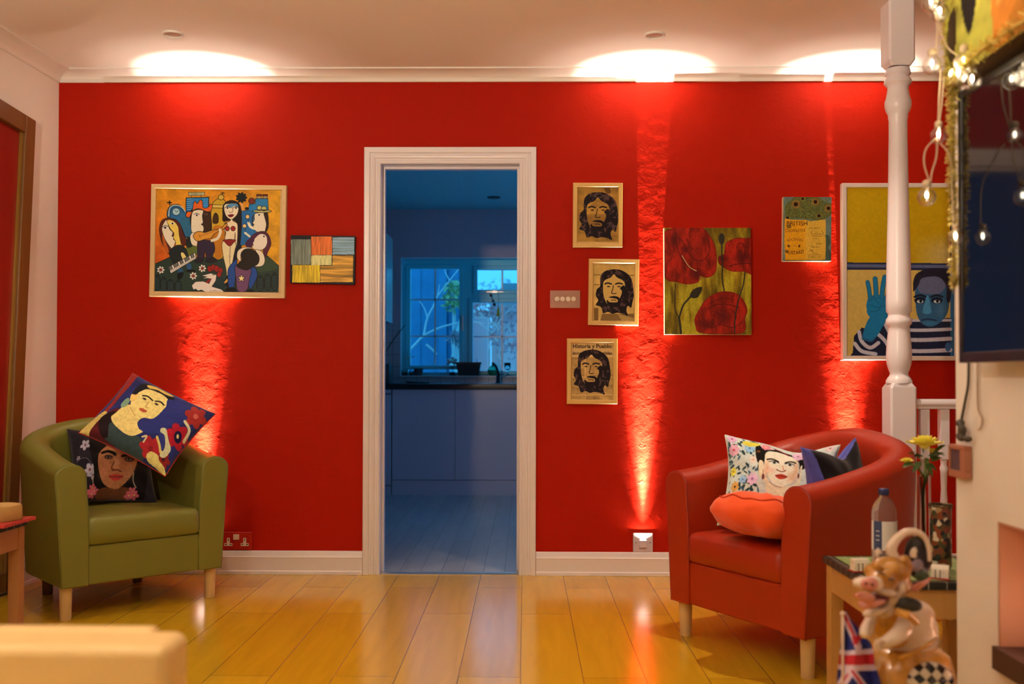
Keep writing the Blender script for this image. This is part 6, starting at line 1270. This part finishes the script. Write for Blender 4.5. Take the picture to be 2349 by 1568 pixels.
poppy([(800,400),(860,352),(960,340),(1060,352),(1110,410),(1140,470),(1150,560),(1140,640),(1090,672),(1040,660),(1030,700),(960,715),(890,700),(820,680),(800,560)], 4, [(6,[(885,380),(890,460),(930,560),(985,620),(1020,640)]),(5,[(1095,420),(1105,500),(1060,560),(1000,550),(960,500),(930,440),(900,410)]),(4,[(960,420),(975,470),(1000,490)]),(4,[(820,590),(860,540)])], [(948,488,26,22),(1020,650,34,28),(880,430,20,50)])
P.line((190,150,90), 5, [(925,530),(970,600),(1018,630)])
poppy([(1165,540),(1200,520),(1215,450),(1270,420),(1340,418),(1400,430),(1400,640),(1330,632),(1250,630),(1190,600),(1165,575)], 5, [(6,[(1235,600),(1290,585),(1375,580)]),(5,[(1280,480),(1300,450),(1330,460),(1335,520),(1310,560)]),(4,[(1350,470),(1355,540)])], [(1195,545,26,18),(1320,540,44,28)])
poppy([(1010,940),(1040,880),(1080,820),(1140,780),(1200,765),(1280,780),(1330,830),(1350,890),(1335,940),(1340,1000),(1310,1036),(1180,1042),(1040,1030),(1015,990)], 6, [(6,[(1090,880),(1150,850),(1230,850),(1300,870)]),(5,[(1060,980),(1120,1000),(1180,980),(1260,1000),(1320,960)]),(5,[(1110,840),(1180,810),(1250,815)]),(5,[(1150,900),(1200,940),(1160,980)]),(4,[(1240,880),(1280,920),(1260,980)])], [(1195,930,50,46),(1090,980,40,26)])
S = (52,44,30)
P.line(S, 9, [(1184,450),(1186,540),(1190,600),(1188,680),(1200,760)]); P.ell(S, 1184, 420, 20, 38); P.line(S, 6, [(882,715),(878,800),(880,880),(905,940)]); P.line(S, 14, [(905,940),(912,980),(918,1040)]); P.line(S, 11, [(905,940),(930,860),(960,820),(985,795)])
P.poly(S, [(975,790),(1000,750),(1050,733),(1055,755),(1030,800),(995,808)]); P.line(S, 8, [(1336,640),(1325,720),(1300,800),(1280,880),(1270,960),(1268,1036)]); P.text('Guy 2015', (50,40,20), 1348, 1032, 16, 44); P.noise(.12, 70, 80, 7)
canvas('canvas of large red poppies on a yellow ground, right of the newsprint prints', [a3(*p) for p in Q], P, .034, ECR)
# ---- 5. mustard jar canvas (9.22x, origin 1785,440)
def a4(x, y): return 1785+x/9.22, 440+y/9.22
Q = [(112,104),(1130,110),(1120,1460),(100,1460)]
P = Paint(270, 360, Q, (104,112,92)); P.noise(.14, 6, 8, 2); rn = random.Random(6)
P.poly((92,88,38), [(150,480),(150,300),(260,180),(400,100),(820,100),(980,200),(1130,260),(1130,440),(1010,560),(800,600),(500,560),(200,560)])
for i in range(240):
    a_ = rn.uniform(0, PI); x, y = rn.uniform(170, 1080), rn.uniform(120, 540); L_ = rn.uniform(20, 60); P.line(rn.choice([(128,124,60),(98,104,56),(66,56,24),(140,110,40),(80,96,62)]), 7, [(x, y),(x+L_*.5*math.cos(a_), y+L_*.5*math.sin(a_)+8),(x+L_*math.cos(a_), y+L_*math.sin(a_))], a=.8)
for x, y, r in ((375,262,46),(520,145,30),(790,210,40),(1065,345,40),(865,505,36),(200,545,30)):
    for k in range(12): a_ = 2*PI*k/12; P.ell((172,92,26) if r > 38 else (140,110,36), x+r*1.6*math.cos(a_), y+r*1.5*math.sin(a_), r*.8, r*.26, math.degrees(a_), a=.8)
    P.ell((44,18,14), x, y, r)
P.poly((208,134,18), [(140,560),(300,590),(600,590),(600,1440),(150,1440),(130,1000)], sm=False); P.poly((204,148,46), [(590,600),(700,620),(860,600),(1005,580),(1010,1420),(920,1440),(590,1440)], sm=False); P.put((slice(None), slice(None)), np.exp(-((P.X-590)/60)**2)*((P.Y > 600) & (P.Y < 1440))*.35, (220,160,50))
T_ = (92,48,20); P.text('BRITISH', T_, 400, 665, 92, 440, bold=.01); P.ell((120,90,30), 230, 730, 44, 36, ol=(T_, 8)); P.text('COOPERATIVE', (110,62,22), 365, 820, 62, 420, arc=-10, bold=.01); P.text('SOCIETIES', (120,66,24), 350, 1000, 52, 340, arc=30, bold=.01)
P.poly(T_, [(195,1115),(240,1120),(250,1175),(205,1165)], sm=False); P.poly(T_, [(430,1120),(470,1115),(465,1165),(425,1175)], sm=False); P.text('LTD', (150,90,30), 335, 1145, 40, 110); P.text('MUSTARD', T_, 350, 1285, 74, 390, arc=-34, bold=.015)
P.text('SPECIALITY', T_, 785, 765, 30, 260); P.line((120,76,28), 8, [(720,810),(705,870),(735,930),(840,935),(930,930),(950,870),(920,810)]); P.text('THE', T_, 800, 850, 28, 70); P.text('SOCIETY', T_, 830, 890, 34, 190); P.text('of the', T_, 790, 985, 34, 110); P.text('Oven', T_, 860, 1090, 44, 100); P.text('the barn', T_, 800, 1160, 34, 190); P.text('Agr', T_, 710, 1230, 46, 90)
for j, (w_, y) in enumerate(((90,1295),(310,1330),(290,1360),(300,1388))): P.text(['NET 8', 'MUSTARD POWDER', 'to make a mixed', 'condiment of fine'][j], T_, 775, y, 22, w_)
P.poly((60,72,56), [(1010,900),(1080,940),(1110,1080),(1060,1180),(1120,1300),(1120,1460),(1010,1460),(1010,1100)], a=.8); P.line((60,70,60), 8, [(970,920),(1060,940),(1100,900)]); P.line((90,50,20), 10, [(150,1442),(400,1450),(700,1446),(1000,1440)]); P.noise(.1, 50, 60, 4)
canvas('small canvas of sunflowers over an old mustard label, left of the blue man picture', [a4(*p) for p in Q], P, .03, ECR)
# ---- 6. tall picture: yellow panel over a blue-handed man (3.135x, origin 1760,400)
def a5(x, y): return 1760+x/3.135, 400+y/3.135
OUT = [a5(*p) for p in ((542,60),(1425,62),(1428,1336),(543,1335))]; INN = [(575,75),(1392,75),(1392,1314),(575,1314)]
P = Paint(300, 450, INN, (186,138,10)); P.poly((196,156,72), [(575,685),(1392,690),(1392,1314),(575,1314)], sm=False)
P.ell((186,150,90), 1290, 560, 160, 90, 0, soft=.8, a=.6); P.put((slice(None), slice(None)), np.clip((P.X-1050)/300, 0, 1)*np.clip((P.Y-430)/160, 0, 1)*(P.Y < 640)*.5, (205,180,130))
P.poly((40,44,66), [(575,632),(1392,640),(1392,690),(575,686)], sm=False); P.line((92,90,112), 22, [(575,656),(1392,664)], sm=False); P.poly((44,48,66), [(1314,75),(1342,75),(1342,640),(1314,640)], sm=False); P.poly((196,176,160), [(1342,75),(1392,75),(1392,1314),(1342,1314)], sm=False); P.poly((40,88,122), [(1318,690),(1344,690),(1344,1314),(1318,1314)], sm=False)
# striped shirt
P.poly((30,34,54), [(575,1330),(615,1280),(625,1160),(680,1100),(800,1140),(860,1040),(960,1010),(1080,1050),(1318,1030),(1318,1330)], sm=False)
Wt = (182,168,186)
for pts, w_ in (([(660,1130),(680,1200),(740,1245),(800,1210)], 26), ([(630,1215),(680,1270),(780,1290)], 26), ([(800,1150),(850,1200),(900,1290)], 26), ([(840,1060),(870,1120),(900,1180),(930,1250)], 24), ([(880,1050),(1060,1050),(1318,1048)], 18), ([(890,1112),(1100,1120),(1318,1112)], 24), ([(900,1182),(1100,1190),(1318,1180)], 28), ([(910,1262),(1100,1270),(1318,1262)], 28)): P.line(Wt, w_, pts)
P.poly((34,84,112), [(680,1170),(740,1040),(860,1010),(840,1080),(790,1140),(760,1200),(710,1195)]); P.ell((52,88,130), 1300, 1240, 22, 36)
# hand with five separate fingers
HB = (24,104,138)
P.poly(HB, [(722,900),(760,868),(820,866),(870,884),(885,940),(905,930),(900,1000),(850,1040),(780,1045),(725,1010),(714,950)])
for pts, w_ in (([(740,890),(733,830),(722,775)], 24), ([(784,880),(781,810),(776,750)], 28), ([(824,880),(833,800),(846,738)], 28), ([(860,895),(873,830),(884,778)], 25), ([(880,985),(905,940),(925,890)], 28)): P.line((20,60,84), w_+6, pts); P.line(HB, w_, pts)
for pts in ([(735,935),(790,955),(850,940)], [(745,985),(800,975),(840,900)], [(770,900),(800,925)]): P.line((18,80,112), 6, pts, a=.7)
P.poly(HB, [(735,1030),(790,1042),(850,1030),(830,1090),(770,1180),(690,1160)])
# generic man's head: full dark hair, blue skin
P.poly((46,84,108), [(1070,760),(1100,710),(1180,690),(1270,700),(1310,760),(1312,900),(1290,1010),(1220,1080),(1150,1092),(1085,1030),(1065,900)]); P.poly((96,92,110), [(1090,730),(1180,700),(1260,720),(1290,780),(1250,850),(1170,860),(1090,840)])
P.poly((36,34,46), [(1050,840),(1058,740),(1110,692),(1200,672),(1300,690),(1325,800),(1312,920),(1290,900),(1286,800),(1240,742),(1170,735),(1110,750),(1085,800)])
for ex in (1100, 1220): P.ell((24,30,44), ex, 905, 44, 26); P.ell((200,196,200), ex, 914, 26, 13); P.ell((14,14,20), ex+4, 912, 12); P.line((20,24,34), 12, [(ex-42, 880),(ex, 868),(ex+40, 880)])
P.poly((66,122,146), [(1145,880),(1160,880),(1180,980),(1165,1002),(1130,1000),(1118,980)]); P.line((22,44,66), 9, [(1110,1048),(1160,1040),(1215,1050)]); P.ell((60,112,140), 1165, 1070, 50, 14, soft=.5, a=.6); P.ell((80,110,130), 1250, 980, 30, 40, soft=.7, a=.5)
P.noise(.05, 40, 60, 3)
WF = mat('white_lacquer_frame', (.78,.74,.72), .3)
u = thing('framed_painting', 'tall white-framed picture with yellow panel above a blue-handed man in stripes, behind the stair post', 'painting', tuple(wallrect(OUT, -.03)[0]))
frame_bars(OUT, .0215, .036, WF, u); b = B(); q = [onY(*a5(*p), -.026) for p in INN]; b.rings([q, [Vector((v.x, -.0005, v.z)) for v in q]]); mk('backing', b, WF, u); paint_mesh('picture', P, quad_fn([a5(*p) for p in INN], -.0275), ARTM, u)
# ================================================================== DIMMER AND SOCKET
q = [onY(x, y, -.006) for x, y in ((1262,666),(1331,666),(1331,706),(1262,706))]; c = sum(q, Vector())/4; w_ = (q[1]-q[0]).length; h_ = (q[0]-q[3]).length
u = thing('dimmer_switch', 'shiny four-knob dimmer switch plate right of the doorway', 'light switch', (c.x, 0, c.z)); b = B(); b.box(c.x-w_/2, c.x+w_/2, -.006, 0, c.z-h_/2, c.z+h_/2); mk('plate', b, mat('polished_pink_steel', (.92,.62,.62), .08, metal=1), u, bevel=.001)
for k in range(4):
    x = onY(1278+12.5*k, 685.5, -.01).x; z = onY(1290, 685.5, -.01).z; b = B(); b.smooth = True; b.lathe([(.0118, 0), (.0118, .010), (.0108, .013), (.001, .0135)], (x, -.006, z), 24, M=Matrix.Rotation(PI/2, 4, 'X')); mk('knob', b, mat('cream_knob', (.78,.70,.60), .3), u, smooth=True)
c = onY(540, 1240, -.005); w_, h_ = .150, .088; x0 = onY(578, 1240, -.005).x-w_
u = thing('wall_socket', 'red-painted double wall socket with white inserts beside the green armchair', 'socket', (x0+w_/2, 0, c.z)); b = B(); b.box(x0, x0+w_, -.010, 0, c.z-h_/2, c.z+h_/2); mk('plate', b, mat('red_plastic_plate', (.40,.008,.006), .35), u, bevel=.004, bseg=3)
IN_ = mat('cream_plastic_insert', (.72,.62,.55), .35); HO = mat('socket_hole', (.01,.005,.005), .6)
for px in (524, 561.5):
    x = onY(px, 1240, -.01).x; z = onY(540, 1242.5, -.01).z; b = B(); k = 1/466.0
    b.box(x-3.4*k, x+3.4*k, -.0112, -.0098, z-2.5*k, z+9.3*k); b.box(x-9*k, x+9*k, -.0112, -.0098, z-9*k, z-2.5*k); o = mk('pin_insert', b, IN_, u)
    for dx, dz, a_, e_ in ((0, 5.2, .9, 2.2), (-5.4, -5.6, 1.8, 1.1), (5.4, -5.6, 1.8, 1.1)): b = B(); b.box(x+(dx-a_)*k, x+(dx+a_)*k, -.0116, -.0111, z+(dz-e_)*k, z+(dz+e_)*k); mk('pin_hole', b, HO, o)
x = onY(542, 1231, -.01).x; z = onY(542, 1231, -.01).z; b = B(); b.box(x-.0145, x+.0145, -.0135, -.0098, z-.0135, z+.0135); mk('rocker', b, IN_, u, bevel=.002)
# ================================================================== VIEW
vs = SC.view_settings; vs.view_transform = 'Standard'; vs.look = 'None'; vs.gamma = 1; vs.use_curve_mapping = False; vs.exposure = 0.15
SC.cycles.max_bounces = 8; SC.cycles.transparent_max_bounces = 12; SC.cycles.caustics_reflective = False; SC.cycles.caustics_refractive = False; SC.cycles.use_denoising = True
